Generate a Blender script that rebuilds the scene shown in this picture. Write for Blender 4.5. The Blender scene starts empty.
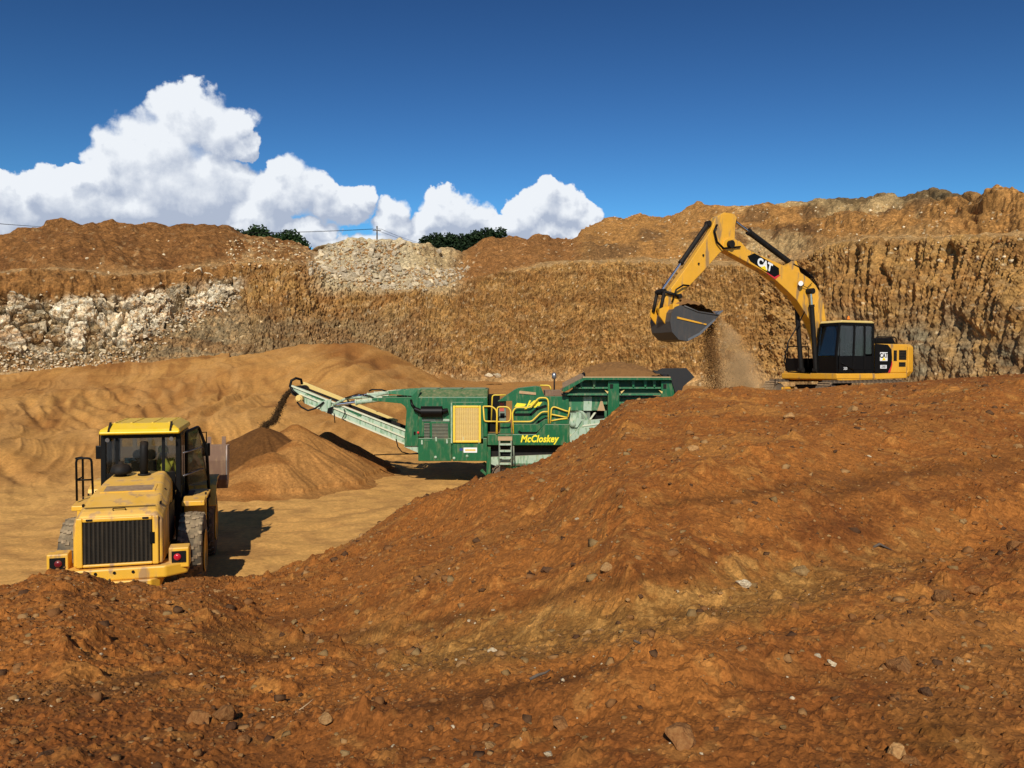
import bpy, bmesh, math, random
import numpy as np
from mathutils import Vector, Matrix, Euler
S = bpy.context.scene
COL = S.collection
R = math.radians

# ------------------------------------------------------------------ camera, world, sun, exposure
FPX = 820.0
PITCH = math.atan(19 / FPX)
EYE = 4.5
cam_d = bpy.data.cameras.new('camera'); cam_d.lens = FPX / 1024 * 36; cam_d.sensor_width = 36
cam_d.clip_start = 0.1; cam_d.clip_end = 5000
cam = bpy.data.objects.new('camera', cam_d); COL.objects.link(cam)
cam.location = (0, 0, EYE); cam.rotation_euler = (R(90) - PITCH, 0, 0)
S.camera = cam
TO_SUN = Vector((-0.11, -1.38, 1.0)).normalized()
sd = bpy.data.lights.new('sun', 'SUN'); sd.energy = 4.4; sd.angle = R(0.5); sd.color = (1.0, 0.93, 0.82)
so = bpy.data.objects.new('sun', sd); COL.objects.link(so)
so.rotation_euler = (-TO_SUN).to_track_quat('-Z', 'Y').to_euler(); so.location = (-20, -60, 60)
S.view_settings.view_transform = 'Standard'; S.view_settings.look = 'None'
S.view_settings.exposure = 0.0; S.view_settings.gamma = 1.0; S.view_settings.use_curve_mapping = False

def N(nt, typ, **kw):
    n = nt.nodes.new(typ)
    for k, v in kw.items():
        if k.startswith('i_'):
            key = k[2:]; key = int(key) if key.isdigit() else key.replace('_', ' ')
            n.inputs[key].default_value = v
        else: setattr(n, k, v)
    return n
def math_n(nt, op, a, b=None, c=None, clamp=False):
    n = nt.nodes.new('ShaderNodeMath'); n.operation = op; n.use_clamp = clamp
    for i, v in enumerate((a, b, c)):
        if v is None: continue
        if isinstance(v, (int, float)): n.inputs[i].default_value = v
        else: nt.links.new(v, n.inputs[i])
    return n.outputs[0]
def smooth_n(nt, v, lo, hi, a=0.0, b=1.0):
    n = nt.nodes.new('ShaderNodeMapRange'); n.interpolation_type = 'SMOOTHSTEP'; n.clamp = True
    nt.links.new(v, n.inputs[0])
    for i, q in enumerate((lo, hi, a, b)): n.inputs[1 + i].default_value = q
    return n.outputs[0]
def mix_n(nt, fac, a, b, blend='MIX'):
    n = nt.nodes.new('ShaderNodeMix'); n.data_type = 'RGBA'; n.blend_type = blend
    for s, v in ((n.inputs[0], fac), (n.inputs[6], a), (n.inputs[7], b)):
        if isinstance(v, (int, float)): s.default_value = v
        elif isinstance(v, (tuple, list)): s.default_value = (*v[:3], 1)
        else: nt.links.new(v, s)
    return n.outputs[2]

def build_world():
    w = bpy.data.worlds.new('World'); S.world = w; w.use_nodes = True
    nt = w.node_tree; nt.nodes.clear(); L = nt.links.new
    out = N(nt, 'ShaderNodeOutputWorld'); bg = N(nt, 'ShaderNodeBackground'); bg.inputs[1].default_value = 0.065
    sky = N(nt, 'ShaderNodeTexSky', sky_type='NISHITA', sun_disc=False)
    sky.sun_elevation = math.asin(TO_SUN.z); sky.sun_rotation = math.atan2(TO_SUN.x, TO_SUN.y)
    sky.altitude = 300; sky.air_density = 1.0; sky.dust_density = 0.15; sky.ozone_density = 2.5
    tc = N(nt, 'ShaderNodeTexCoord'); sx = N(nt, 'ShaderNodeSeparateXYZ'); L(tc.outputs['Generated'], sx.inputs[0])
    az = math_n(nt, 'ARCTAN2', sx.outputs[0], sx.outputs[1]); el = math_n(nt, 'ARCSINE', sx.outputs[2])
    cb = N(nt, 'ShaderNodeCombineXYZ'); L(az, cb.inputs[0]); L(el, cb.inputs[1])
    # cumulus group: how deep inside a cloud a direction (azimuth, elevation) lies
    g = bpy.data.node_groups.new('cumulus', 'ShaderNodeTree')
    g.interface.new_socket('P', in_out='INPUT', socket_type='NodeSocketVector')
    g.interface.new_socket('D', in_out='OUTPUT', socket_type='NodeSocketFloat')
    gi = g.nodes.new('NodeGroupInput'); go = g.nodes.new('NodeGroupOutput')
    nz = N(g, 'ShaderNodeTexNoise', noise_dimensions='2D'); nz.inputs['Scale'].default_value = 22; nz.inputs['Detail'].default_value = 7; nz.inputs['Roughness'].default_value = 0.55
    g.links.new(gi.outputs[0], nz.inputs['Vector'])
    sb = N(g, 'ShaderNodeVectorMath', operation='SUBTRACT'); g.links.new(nz.outputs['Color'], sb.inputs[0]); sb.inputs[1].default_value = (0.5, 0.5, 0.5)
    sc = N(g, 'ShaderNodeVectorMath', operation='SCALE'); g.links.new(sb.outputs[0], sc.inputs[0]); sc.inputs['Scale'].default_value = 0.046
    ad = N(g, 'ShaderNodeVectorMath', operation='ADD'); g.links.new(gi.outputs[0], ad.inputs[0]); g.links.new(sc.outputs[0], ad.inputs[1])
    blobs = [(186,118,34,32),(206,112,24,22),(222,132,32,24),(240,120,20,15),(248,142,16,14),(158,146,40,36),(128,160,32,30),(182,182,68,46),(105,176,20,20),(66,200,46,30),(78,176,18,14),(18,212,40,36),(0,192,28,22),(36,190,20,16),(120,205,60,26),
             (290,178,24,25),(304,188,26,24),(270,196,26,26),(322,198,28,22),(345,206,26,20),(364,196,15,15),(255,214,40,18),(394,206,18,19),(392,224,26,18),(450,206,30,21),(470,212,34,20),(430,222,26,16),(500,222,34,17),(545,202,30,24),(562,208,32,22),(528,212,26,20),(585,218,24,16),(600,226,30,10),
             (300,238,120,12),(440,240,120,12),(-60,205,70,40),(-150,190,90,60),(-260,210,120,40),(655,219,16,5),(305,226,34,14),(250,228,40,12),(575,230,26,10),(545,228,30,12)]
    acc = None
    for bx_, by_, rx_, ry_ in blobs:
        a0 = math.atan((bx_ - 512) / FPX); e0 = math.atan((365 - by_ - 3) / FPX * math.cos(a0))
        s1 = N(g, 'ShaderNodeVectorMath', operation='SUBTRACT'); g.links.new(ad.outputs[0], s1.inputs[0]); s1.inputs[1].default_value = (a0, e0, 0)
        m1 = N(g, 'ShaderNodeVectorMath', operation='MULTIPLY'); g.links.new(s1.outputs[0], m1.inputs[0]); m1.inputs[1].default_value = (FPX / (rx_ * 1.02), FPX / (ry_ * 1.0), 0)
        l1 = N(g, 'ShaderNodeVectorMath', operation='DOT_PRODUCT'); g.links.new(m1.outputs[0], l1.inputs[0]); g.links.new(m1.outputs[0], l1.inputs[1])
        v = math_n(g, 'SUBTRACT', 1.0, l1.outputs['Value'])
        v = math_n(g, 'MAXIMUM', v, -1.0)
        acc = v if acc is None else math_n(g, 'SMOOTH_MAX', acc, v, 0.15)
    # the rest of the horizon carries a loose cumulus bank too
    nb = N(g, 'ShaderNodeTexNoise', noise_dimensions='2D'); nb.inputs['Scale'].default_value = 3.5; nb.inputs['Detail'].default_value = 5
    g.links.new(gi.outputs[0], nb.inputs['Vector'])
    sg = N(g, 'ShaderNodeSeparateXYZ'); g.links.new(gi.outputs[0], sg.inputs[0])
    aa = math_n(g, 'ABSOLUTE', sg.outputs[0])
    far = smooth_n(g, aa, 0.95, 1.3)
    lowb = smooth_n(g, sg.outputs[1], 0.05, 0.4, 0.28, -0.5)
    bank = math_n(g, 'MULTIPLY_ADD', nb.outputs['Fac'], 3.0, -1.6)
    bank = math_n(g, 'ADD', bank, lowb)
    bank = math_n(g, 'MULTIPLY_ADD', math_n(g, 'SUBTRACT', far, 1.0), 4.0, bank)
    acc = math_n(g, 'MAXIMUM', acc, bank)
    g.links.new(acc, go.inputs[0])
    def cum(vec):
        q = nt.nodes.new('ShaderNodeGroup'); q.node_tree = g; L(vec, q.inputs[0]); return q.outputs[0]
    D = cum(cb.outputs[0])
    off = N(nt, 'ShaderNodeVectorMath', operation='ADD'); L(cb.outputs[0], off.inputs[0]); off.inputs[1].default_value = (-0.008, 0.015, 0)
    D2 = cum(off.outputs[0])
    n2 = N(nt, 'ShaderNodeTexNoise', noise_dimensions='2D'); n2.inputs['Scale'].default_value = 34; n2.inputs['Detail'].default_value = 9; n2.inputs['Roughness'].default_value = 0.6
    n2.inputs['Distortion'].default_value = 0.15
    L(cb.outputs[0], n2.inputs['Vector'])
    n3 = N(nt, 'ShaderNodeTexNoise', noise_dimensions='2D'); n3.inputs['Scale'].default_value = 9; n3.inputs['Detail'].default_value = 4
    L(cb.outputs[0], n3.inputs['Vector'])
    edge = smooth_n(nt, n3.outputs['Fac'], 0.4, 0.75, 0.18, 0.8)
    al = N(nt, 'ShaderNodeMapRange', interpolation_type='SMOOTHSTEP'); L(D, al.inputs[0]); al.inputs[1].default_value = 0.0; L(edge, al.inputs[2])
    alpha = al.outputs[0]
    rel = math_n(nt, 'SUBTRACT', D, D2)                     # >0 towards the upper left rim of a puff
    lit = math_n(nt, 'MULTIPLY_ADD', rel, 1.5, 0.50)
    lit = math_n(nt, 'MULTIPLY_ADD', math_n(nt, 'SUBTRACT', n2.outputs['Fac'], 0.5), 1.5, lit)
    hi = smooth_n(nt, el, 0.12, 0.27, -0.22, 0.24)
    lit = math_n(nt, 'ADD', lit, hi, clamp=True)
    ccol = mix_n(nt, lit, (6.6, 7.6, 9.6), (13.2, 13.8, 14.6))
    hs = N(nt, 'ShaderNodeHueSaturation'); hs.inputs['Hue'].default_value = 0.508; hs.inputs['Saturation'].default_value = 0.92; hs.inputs['Value'].default_value = 0.20
    gm = N(nt, 'ShaderNodeGamma'); gm.inputs[1].default_value = 2.0; L(sky.outputs[0], gm.inputs[0]); L(gm.outputs[0], hs.inputs['Color'])
    skyc = mix_n(nt, 1.0, hs.outputs[0], (0.60, 1.13, 1.08), 'MULTIPLY')
    col = mix_n(nt, alpha, skyc, ccol)
    L(col, bg.inputs[0]); L(bg.outputs[0], out.inputs[0])
build_world()

# ------------------------------------------------------------------ calibration: image point at a depth -> world point
def at(px, py, Y):
    cp, sp = math.cos(PITCH), math.sin(PITCH)
    yc = (384 - py) / FPX
    dy = cp + yc * sp; dz = yc * cp - sp
    t = np.asarray(Y, float) / dy
    return (px - 512) / FPX * t, np.asarray(Y, float) + 0 * t, EYE + dz * t
def atv(px, py, Y):
    a = at(px, py, Y); return Vector((float(a[0]), float(a[1]), float(a[2])))
def img_y(z, Y):
    cp, sp = math.cos(PITCH), math.sin(PITCH)
    dz = z - EYE
    return 384 - FPX * (Y * sp + dz * cp) / (Y * cp - dz * sp)

# ------------------------------------------------------------------ numpy noise
def _h(ix, iy, seed):
    h = (ix.astype(np.int64) * 374761393 + iy.astype(np.int64) * 668265263 + seed * 1442695041) & 0xffffffff
    h = ((h ^ (h >> 13)) * 1274126177) & 0xffffffff
    h = ((h ^ (h >> 16)) * 2246822519) & 0xffffffff
    return ((h ^ (h >> 15)) & 0xffffff) / float(0xffffff)
def vn(x, y, seed=0):
    x0 = np.floor(x); y0 = np.floor(y); fx = x - x0; fy = y - y0
    ux = fx * fx * fx * (fx * (fx * 6 - 15) + 10); uy = fy * fy * fy * (fy * (fy * 6 - 15) + 10)
    def g(i, j):
        a = _h(x0 + i, y0 + j, seed) * 6.2831853
        return np.cos(a) * (fx - i) + np.sin(a) * (fy - j)
    return ((g(0, 0) * (1 - ux) + g(1, 0) * ux) * (1 - uy) + (g(0, 1) * (1 - ux) + g(1, 1) * ux) * uy) * 1.4
def fbm(x, y, o=5, seed=0, gain=0.5, cell=None, lac=2.03):
    s = 0; a = 1.0; k = 1.0
    for i in range(o):
        v = vn(x * k + 17.3 * i, y * k - 9.1 * i, seed + i)
        if cell is not None: v = v * np.clip(1.6 - 3.2 * cell * k, 0, 1)
        s = s + a * v; a *= gain; k *= lac
    return s
def ridge(x, y, o=4, seed=0, gain=0.5):
    s = 0; a = 1.0; k = 1.0
    for i in range(o):
        s = s + a * (1 - 2 * np.abs(vn(x * k + 5.7 * i, y * k + 3.3 * i, seed + i))); a *= gain; k *= 2.0
    return s
def worley(x, y, seed=0):
    x0 = np.floor(x); y0 = np.floor(y)
    f1 = np.full(np.shape(x), 9.0); f2 = f1.copy(); idv = np.zeros(np.shape(x)); idw = idv.copy()
    for i in (-1, 0, 1):
        for j in (-1, 0, 1):
            cx = x0 + i; cy = y0 + j
            r1 = _h(cx, cy, seed); r2 = _h(cx, cy, seed + 77)
            d = np.hypot(cx + r1 - x, cy + r2 - y)
            n1 = d < f1
            f2 = np.where(n1, f1, np.minimum(f2, d)); f1n = np.where(n1, d, f1)
            idv = np.where(n1, _h(cx, cy, seed + 5), idv); idw = np.where(n1, _h(cx, cy, seed + 9), idw); f1 = f1n
    return f1, f2, idv, idw
def sst(x, a, b):
    t = np.clip((x - a) / (b - a), 0, 1); return t * t * (3 - 2 * t)
def lerp(a, b, t): return a + (b - a) * t
def I(x, pts):
    p = np.array(pts, float); return np.interp(x, p[:, 0], p[:, 1])
def srgb(r, g, b):
    return np.array([(c / 255 / 12.92) if c / 255 <= 0.04045 else ((c / 255 + 0.055) / 1.055) ** 2.4 for c in (r, g, b)])
def cmix(a, b, m):
    return a * (1 - m[..., None]) + b * m[..., None]

# ------------------------------------------------------------------ tagging and mesh helpers
def tag(o, label=None, cat=None, group=None, kind=None):
    if label: o['label'] = label
    if cat: o['category'] = cat
    if group: o['group'] = group
    if kind: o['kind'] = kind
    return o
def grid_mesh(name, P, colr=None, m=None, smooth=True):
    r, c, _ = P.shape
    me = bpy.data.meshes.new(name)
    me.vertices.add(r * c); me.vertices.foreach_set('co', P.reshape(-1).astype(np.float32))
    i = np.arange(r - 1)[:, None] * c + np.arange(c - 1)[None, :]
    q = np.stack([i, i + 1, i + c + 1, i + c], -1).reshape(-1)
    nf = (r - 1) * (c - 1)
    me.loops.add(nf * 4); me.loops.foreach_set('vertex_index', q.astype(np.int32))
    me.polygons.add(nf); me.polygons.foreach_set('loop_start', np.arange(nf, dtype=np.int32) * 4)
    me.polygons.foreach_set('use_smooth', np.full(nf, smooth))
    me.update(calc_edges=True)
    if colr is not None:
        at_ = me.color_attributes.new('soil', 'FLOAT_COLOR', 'POINT')
        cc = np.ones((r * c, 4), np.float32); cc[:, :3] = np.clip(colr.reshape(-1, 3), 0, 1)
        at_.data.foreach_set('color', cc.reshape(-1))
    o = bpy.data.objects.new(name, me); COL.objects.link(o)
    if m: me.materials.append(m)
    return o

def mat_soil(name, fine=18.0, bump=0.5, bscale=40.0, bdist=0.03, var=0.35, rough=0.95, grain=12.0, gvar=.5):
    m = bpy.data.materials.new(name); m.use_nodes = True; nt = m.node_tree; L = nt.links.new
    b = nt.nodes['Principled BSDF']; b.inputs['Roughness'].default_value = rough; b.inputs['Specular IOR Level'].default_value = 0.15
    a = N(nt, 'ShaderNodeAttribute', attribute_name='soil')
    tc = N(nt, 'ShaderNodeTexCoord')
    n = N(nt, 'ShaderNodeTexNoise'); n.inputs['Scale'].default_value = fine; n.inputs['Detail'].default_value = 9; n.inputs['Roughness'].default_value = 0.7
    L(tc.outputs['Object'], n.inputs['Vector'])
    n2 = N(nt, 'ShaderNodeTexNoise'); n2.inputs['Scale'].default_value = fine * 0.13; n2.inputs['Detail'].default_value = 5
    L(tc.outputs['Object'], n2.inputs['Vector'])
    v = smooth_n(nt, n.outputs['Fac'], 0.3, 0.7, 1 - var, 1 + var)
    v2 = smooth_n(nt, n2.outputs['Fac'], 0.3, 0.7, 1 - var * .35, 1 + var * .35)
    vm = math_n(nt, 'MULTIPLY', v, v2)
    vs = []
    for k_, a_ in ((grain, .30), (grain * 3.1, .26)):
        vo = N(nt, 'ShaderNodeTexVoronoi'); vo.inputs['Scale'].default_value = k_; L(tc.outputs['Object'], vo.inputs['Vector'])
        sx = N(nt, 'ShaderNodeSeparateColor'); L(vo.outputs['Color'], sx.inputs[0]); vm = math_n(nt, 'MULTIPLY', vm, math_n(nt, 'MULTIPLY_ADD', sx.outputs[0], a_ * 2 * gvar, 1 - a_ * gvar)); vs.append(vo)
    sc = N(nt, 'ShaderNodeVectorMath', operation='SCALE'); L(a.outputs['Color'], sc.inputs[0]); L(vm, sc.inputs['Scale'])
    L(sc.outputs[0], b.inputs['Base Color'])
    n4 = N(nt, 'ShaderNodeTexNoise'); n4.inputs['Scale'].default_value = bscale; n4.inputs['Detail'].default_value = 8; n4.inputs['Roughness'].default_value = 0.65
    L(tc.outputs['Object'], n4.inputs['Vector'])
    bp = N(nt, 'ShaderNodeBump'); bp.inputs['Strength'].default_value = bump; bp.inputs['Distance'].default_value = bdist
    hh = math_n(nt, 'MULTIPLY_ADD', vs[0].outputs['Distance'], -.55 * gvar, n4.outputs['Fac']); hh = math_n(nt, 'MULTIPLY_ADD', vs[1].outputs['Distance'], -.3 * gvar, hh); L(hh, bp.inputs['Height']); L(bp.outputs[0], b.inputs['Normal'])
    return m

# ------------------------------------------------------------------ quarry wall, benches and hills behind
def build_wall():
    px = np.concatenate([np.linspace(-700, -112, 70), np.linspace(-110, 1130, 1130), np.linspace(1133, 1800, 80)])
    foot_y = I(px, [(-330,380),(0,378),(60,376),(130,371),(200,366),(260,362),(320,362),(400,378),(450,384),(560,380),(760,384),(900,392),(1024,398),(1380,410)])
    foot_Y = I(px, [(-330,48),(0,60),(130,62),(300,68),(450,74),(600,78),(760,72),(880,62),(1024,50),(1380,36)])
    cr_y = I(px, [(-330,270),(0,273),(60,270),(105,276),(140,276),(200,268),(250,262),(290,262),(310,270),(340,283),(400,292),(440,288),(480,282),(520,272),(560,264),(640,263),(700,266),(760,266),(800,260),(830,248),(870,241),(940,240),(985,238),(1024,236),(1380,225)])
    dcr = I(px, [(0,5),(130,6),(240,9),(420,10),(600,9),(760,8),(880,4.5),(1024,4.0)])
    bb_y = cr_y - I(px, [(0,2),(60,3),(300,1),(420,1),(560,3),(690,6),(800,5),(1024,3)])
    dbb = I(px, [(0,4),(300,3),(420,1),(560,4),(700,7),(1024,5)])
    mc_y = I(px, [(-330,240),(-60,236),(0,233),(25,228),(60,217),(100,219),(150,222),(190,226),(225,233),(245,238),(290,243),(312,245),(330,241),(345,239),(380,239),(430,244),(445,250),(462,258),(478,250),(492,240),(510,235),(545,237),(572,241),(590,228),(604,221),(640,217),(655,219),(672,219),(684,209),(697,203),(712,205),(740,207),(780,206),(805,203),(820,200),(860,198),(885,197),(900,199),(930,196),(965,197),(978,198),(986,190),(995,187),(1024,186),(1100,190),(1380,200)])
    dmc = I(px, [(0,13),(200,13),(300,14),(345,6),(420,7),(470,12),(540,14),(600,26),(700,30),(830,30),(930,28),(985,14),(1100,14)])
    segs = [(2, 0), (190, 1), (22, 2), (115, 3), (10, 4)]
    rowsP = []
    kf = [(foot_y + 60, foot_Y - 1.5), (foot_y, foot_Y), (cr_y, foot_Y + dcr), (bb_y, foot_Y + dcr + dbb), (mc_y, foot_Y + dcr + dbb + dmc)]
    pts = []
    for y_, Y_ in kf:
        X, Yy, Z = at(px, y_, Y_); pts.append(np.stack([X, Yy, Z], -1))
    back = pts[-1].copy(); back[:, 1] += 10; back[:, 0] *= (back[:, 1] / pts[-1][:, 1]); back[:, 2] -= 7
    pts.append(back)
    T = []
    for (n, k) in segs:
        for j in range(n):
            t = j / n
            if k == 3: pass
            rowsP.append(lerp(pts[k], pts[k + 1], t)); T.append(k + t)
    rowsP.append(pts[-1]); T.append(5.0)
    P = np.stack(rowsP); T = np.array(T)[:, None]
    # soften the profile a little: concave scree at the foot, rounded mound crest
    Z0 = P[..., 2].copy()
    gx = np.gradient(P, axis=1); gy = np.gradient(P, axis=0)
    for _ in range(2):
        P[3:-1] = (P[2:-2] + 2 * P[3:-1] + P[4:]) / 4
    gx = np.gradient(P, axis=1); gy = np.gradient(P, axis=0)
    for _ in range(6):
        gy[1:-1] = (gy[:-2] + gy[1:-1] * 2 + gy[2:]) / 4
    Nn = np.cross(gx, gy); Nn /= np.linalg.norm(Nn, axis=-1, keepdims=True) + 1e-9
    s = np.cumsum(np.hypot(*(np.gradient(pts[1], axis=0)[:, :2].T)))[None, :] + 0 * T
    z = P[..., 2]; Yd = P[..., 1]
    PX = px[None, :] + 0 * T
    PY = img_y(z, Yd)
    depth = np.sqrt((P[..., 1]) ** 2) 
    face = sst(T, 1.0, 1.12) * (1 - sst(T, 1.97, 2.05))
    mound = sst(T, 2.9, 3.1)
    bench = np.clip(1 - face - mound, 0, 1)
    wob = fbm(s * .09, z * .12, 4, 3)
    wL = 1 - sst(PX + 18 * wob, 225, 262)            # pale blocky rock on the left
    wR = sst(PX + 25 * wob, 775, 850)                # tooth-gouged wall on the right
    wM = np.clip(1 - wL - wR, 0, 1)
    # ribs made by bucket teeth
    lean = I(px, [(780, 0), (1024, 0.42), (1380, .6)])[None, :]
    rs = s * 1.75 - lean * z * 1.75
    low = sst(z, 9.0, 3.0) if False else 1 - sst(PY, 330, 300)
    ribs = ridge(rs * 1.15, z * .08, 3, 21) * .30 + np.sin(rs * 4.1 + 3 * vn(rs * .3, z * .2, 4)) * .10
    pw = worley(s * 1.7, z * 1.0 + s * .5, 31)
    pock = (np.minimum(pw[0], .55) - .3) * -.75
    pw2 = worley(s * 3.6 - z * .7, z * 2.2, 36)
    pock2 = (np.minimum(pw2[0], .5) - .3) * -.5
    dR = ribs * (.85 - .35 * low) + pock * (.05 + .4 * low) + pock2 * .5 + fbm(s * .25, z * .3, 4, 8) * .45
    # middle: lumpy clay with a few ribs
    mribs = ridge(s * 1.0 + z * .1, z * .16, 3, 61) * .17
    pm = worley(s * 1.3 + .6 * wob, z * 1.4, 66)
    pm2 = worley(s * 4.2, z * 3.4, 69)
    dM = 1.0 * mribs + (np.minimum(pm[0], .6) - .3) * -.42 + (np.minimum(pm2[0], .5) - .3) * -.70 + ridge(s * 2.3 + .2 * z, z * .35, 2, 75) * .10 + fbm(s * 1.1, z * 1.3, 4, 71) * .22 + fbm(s * .16, z * .25, 5, 12) * .9
    ledge = sst(PY, 352, 356) * .3
    # left: blocks with open joints
    b1 = worley(s * .62 + .25 * vn(s, z, 5), z * .72 + .2 * vn(s, z, 6), 41); b2 = worley(s * 1.7 + .3 * vn(s * 2, z * 2, 7), z * 1.9, 43); b3 = worley(s * 4.2, z * 4.4, 47)
    crack1 = 1 - sst(b1[1] - b1[0], 0.0, .09); crack2 = 1 - sst(b2[1] - b2[0], .0, .16); crack3 = 1 - sst(b3[1] - b3[0], 0, .2)
    dL = (b1[2] - .5) * .75 - crack1 * .85 + (b2[2] - .5) * .42 - crack2 * .18 + (b3[2] - .5) * .16 - crack3 * .08 + fbm(s * .2, z * .3, 3, 14) * .5
    chan = sum(np.exp(-((s - s[0, np.argmin(abs(px - c))] + .5 * vn(z * .6, z * 0, 50 + k)) / w_) ** 2) * sst(PY, y0, y0 + 10) * (1 - sst(PY, y1 - 8, y1)) for k, (c, w_, y0, y1) in enumerate([(108,.35,278,340),(124,.55,276,312),(113,.4,300,342),(50,.25,285,300),(27,.3,285,305),(2,.3,285,305),(885,.35,238,290),(952,.4,240,285),(858,.25,240,275),(915,.25,240,270)]))
    # steep brown overburden above the left rock
    over = 1 - sst(PY + 6 * wob + np.clip((PX - 140) * .12, -4, 30), 286, 296)
    dLo = ridge(s * .8, z * .2, 3, 81) * .22 + fbm(s * .6, z * .8, 5, 83) * .35
    scree = wL * sst(PY + (PX - 130).clip(0, 200) * .55 + 6 * wob, 352, 364)
    screeN = fbm(s * 1.5, z * 2.0, 4, 85) * .22 + ridge(s * .8 + z * .8, z * .2, 3, 86) * .1 - ((np.minimum(b3[0], .5) - .3) * .3)
    dLL = lerp(lerp(dL, dLo, np.clip(over, 0, 1)), screeN, scree)
    dface = wL * dLL + wM * (dM + ledge) + wR * dR - .5 * chan
    # mound texture
    cell = np.maximum(.5, 0) * 0 + .12
    gull = ridge(s * .35 + z * .05, z * .05, 3, 91) * .22
    mr = worley(s * 1.5, Yd * .5 + z * 1.1, 93)
    dmound = gull + fbm(s * .12, z * .25 + Yd * .05, 6, 95, .55) * .9 + (np.minimum(mr[0], .5) - .3) * -.30
    dbench = fbm(s * .5, Yd * .5, 4, 97) * .25
    disp = face * dface + mound * dmound * (1 - sst(T, 4.2, 4.8)) + bench * dbench
    P = P + Nn * disp[..., None]
    # knolls and hollows on the hills at the right
    hill = mound * sst(PX, 560, 700)
    P[..., 2] += hill * (1 - sst(T, 3.75, 4.0)) * (fbm(s * .09, T * 3.5 + 0 * s, 4, 101) * 1.4)
    P[..., 2] += sst(T, 3.85, 4.0) * (fbm(s * .5, 0 * s, 4, 111) * .28)
    # colours: the soil itself
    brown = srgb(154, 104, 52); dark = srgb(120, 76, 38); ochre = srgb(186, 138, 74); tan = srgb(196, 154, 98); white = srgb(226, 208, 170); grey = srgb(142, 124, 90); mudd = srgb(150, 110, 62)
    nA = fbm(s * .35, z * .5, 5, 201); nB = fbm(s * 1.3, z * 1.8, 4, 211); nC = fbm(s * .08, z * .15, 3, 221)
    C = np.ones(P.shape) * ochre
    C = cmix(C, brown, np.clip(.35 + .9 * nA, 0, 1)); C = cmix(C, tan, sst(nB, .1, .5) * .7)
    C = cmix(C, grey, wR * sst(PY, 285, 340) * np.clip(.55 + .6 * nA, 0, 1))
    C = cmix(C, ochre, wR * (1 - sst(PY, 262, 300)) * .45)
    wmask = wL * (1 - over) * (1 - sst(PY + (PX - 118).clip(0, 200) * .52 + 9 * wob, 350, 364))
    wsel = np.clip((b2[3] > .45) * .35 + sst(b1[3], .30, .40) * .75, 0, 1) * (1 - .35 * crack2) * (1 - .6 * crack1)
    C = cmix(C, grey, wL * (1 - over) * .75)
    C = cmix(C, white, wmask * wsel * (.95 + .2 * nB).clip(0, 1))
    C = cmix(C, tan, wL * sst(b3[3], .6, .7) * (1 - over) * .55)
    C = cmix(C, brown, wL * np.clip(over, 0, 1) * .9)
    patch = np.exp(-((PX - 345) / 45) ** 2 - ((PY - 300) / 16) ** 2)
    C = cmix(C, grey, wM * (1 - sst(PX, 340, 470)) * sst(PY, 300, 330) * .55)
    C = cmix(C, ochre, wM * sst(PX, 470, 620) * .45)
    stripe = sst(fbm(s * .12, z * 1.1 + s * .05, 3, 231), .05, .4)
    C = cmix(C, brown, face * stripe * .45)
    mleft = mound * (1 - sst(PX, 300, 330)); C = cmix(C, srgb(140, 92, 46), mleft * .9)
    C = cmix(C, dark, mleft * sst(nA, 0, .6) * .6); C = cmix(C, tan, mleft * sst(PX, 215, 245) * sst(nB, -.1, .4) * .7)
    C = cmix(C, tan, mleft * sst(nB, .5, .65) * .35)
    rub = np.exp(-(np.clip(np.abs(PX - 385) - 52, 0, 999) / 18) ** 2) * (1 - sst(PY + 8 * wob, 284, 300))
    C = cmix(C, srgb(214, 190, 142), rub * .9); C = cmix(C, srgb(206, 170, 112), rub * sst(PX, 400, 430) * .8)
    mmid = mound * sst(PX, 445, 475) * (1 - sst(PX, 570, 600)); C = cmix(C, srgb(150, 98, 50), mmid * .85)
    hr = mound * sst(PX, 570, 600)
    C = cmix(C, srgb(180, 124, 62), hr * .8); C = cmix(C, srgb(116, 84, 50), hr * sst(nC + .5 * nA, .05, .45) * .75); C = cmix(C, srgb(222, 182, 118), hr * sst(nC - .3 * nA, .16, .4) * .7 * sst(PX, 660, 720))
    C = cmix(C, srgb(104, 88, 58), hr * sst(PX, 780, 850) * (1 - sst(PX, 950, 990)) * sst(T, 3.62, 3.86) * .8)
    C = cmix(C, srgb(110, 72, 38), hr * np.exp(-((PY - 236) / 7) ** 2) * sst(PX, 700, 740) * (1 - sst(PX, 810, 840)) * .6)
    C = cmix(C, tan, bench * .6)
    spk = worley(s * 1.9, z * 2.1 + Yd, 241); C = cmix(C, srgb(222, 190, 138), (spk[0] < .2) * (spk[2] > .9) * .8 * (1 - .8 * mleft))
    C = cmix(C, srgb(96, 66, 38), (worley(s * 2.3, z * 1.7 + Yd, 243)[0] > .72) * face * .45)
    C = C * np.array([.72, .76, .86])
    C = C * (1 + .42 * np.clip(wmask * wsel, 0, 1))[..., None]
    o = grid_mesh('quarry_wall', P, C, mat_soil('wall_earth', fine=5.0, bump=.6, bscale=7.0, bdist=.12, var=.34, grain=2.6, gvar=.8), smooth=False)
    tag(o, kind='structure')
    return o, P, T, px, wmask * face
WALL, WP, WT, WPX, WWH = build_wall()

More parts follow.
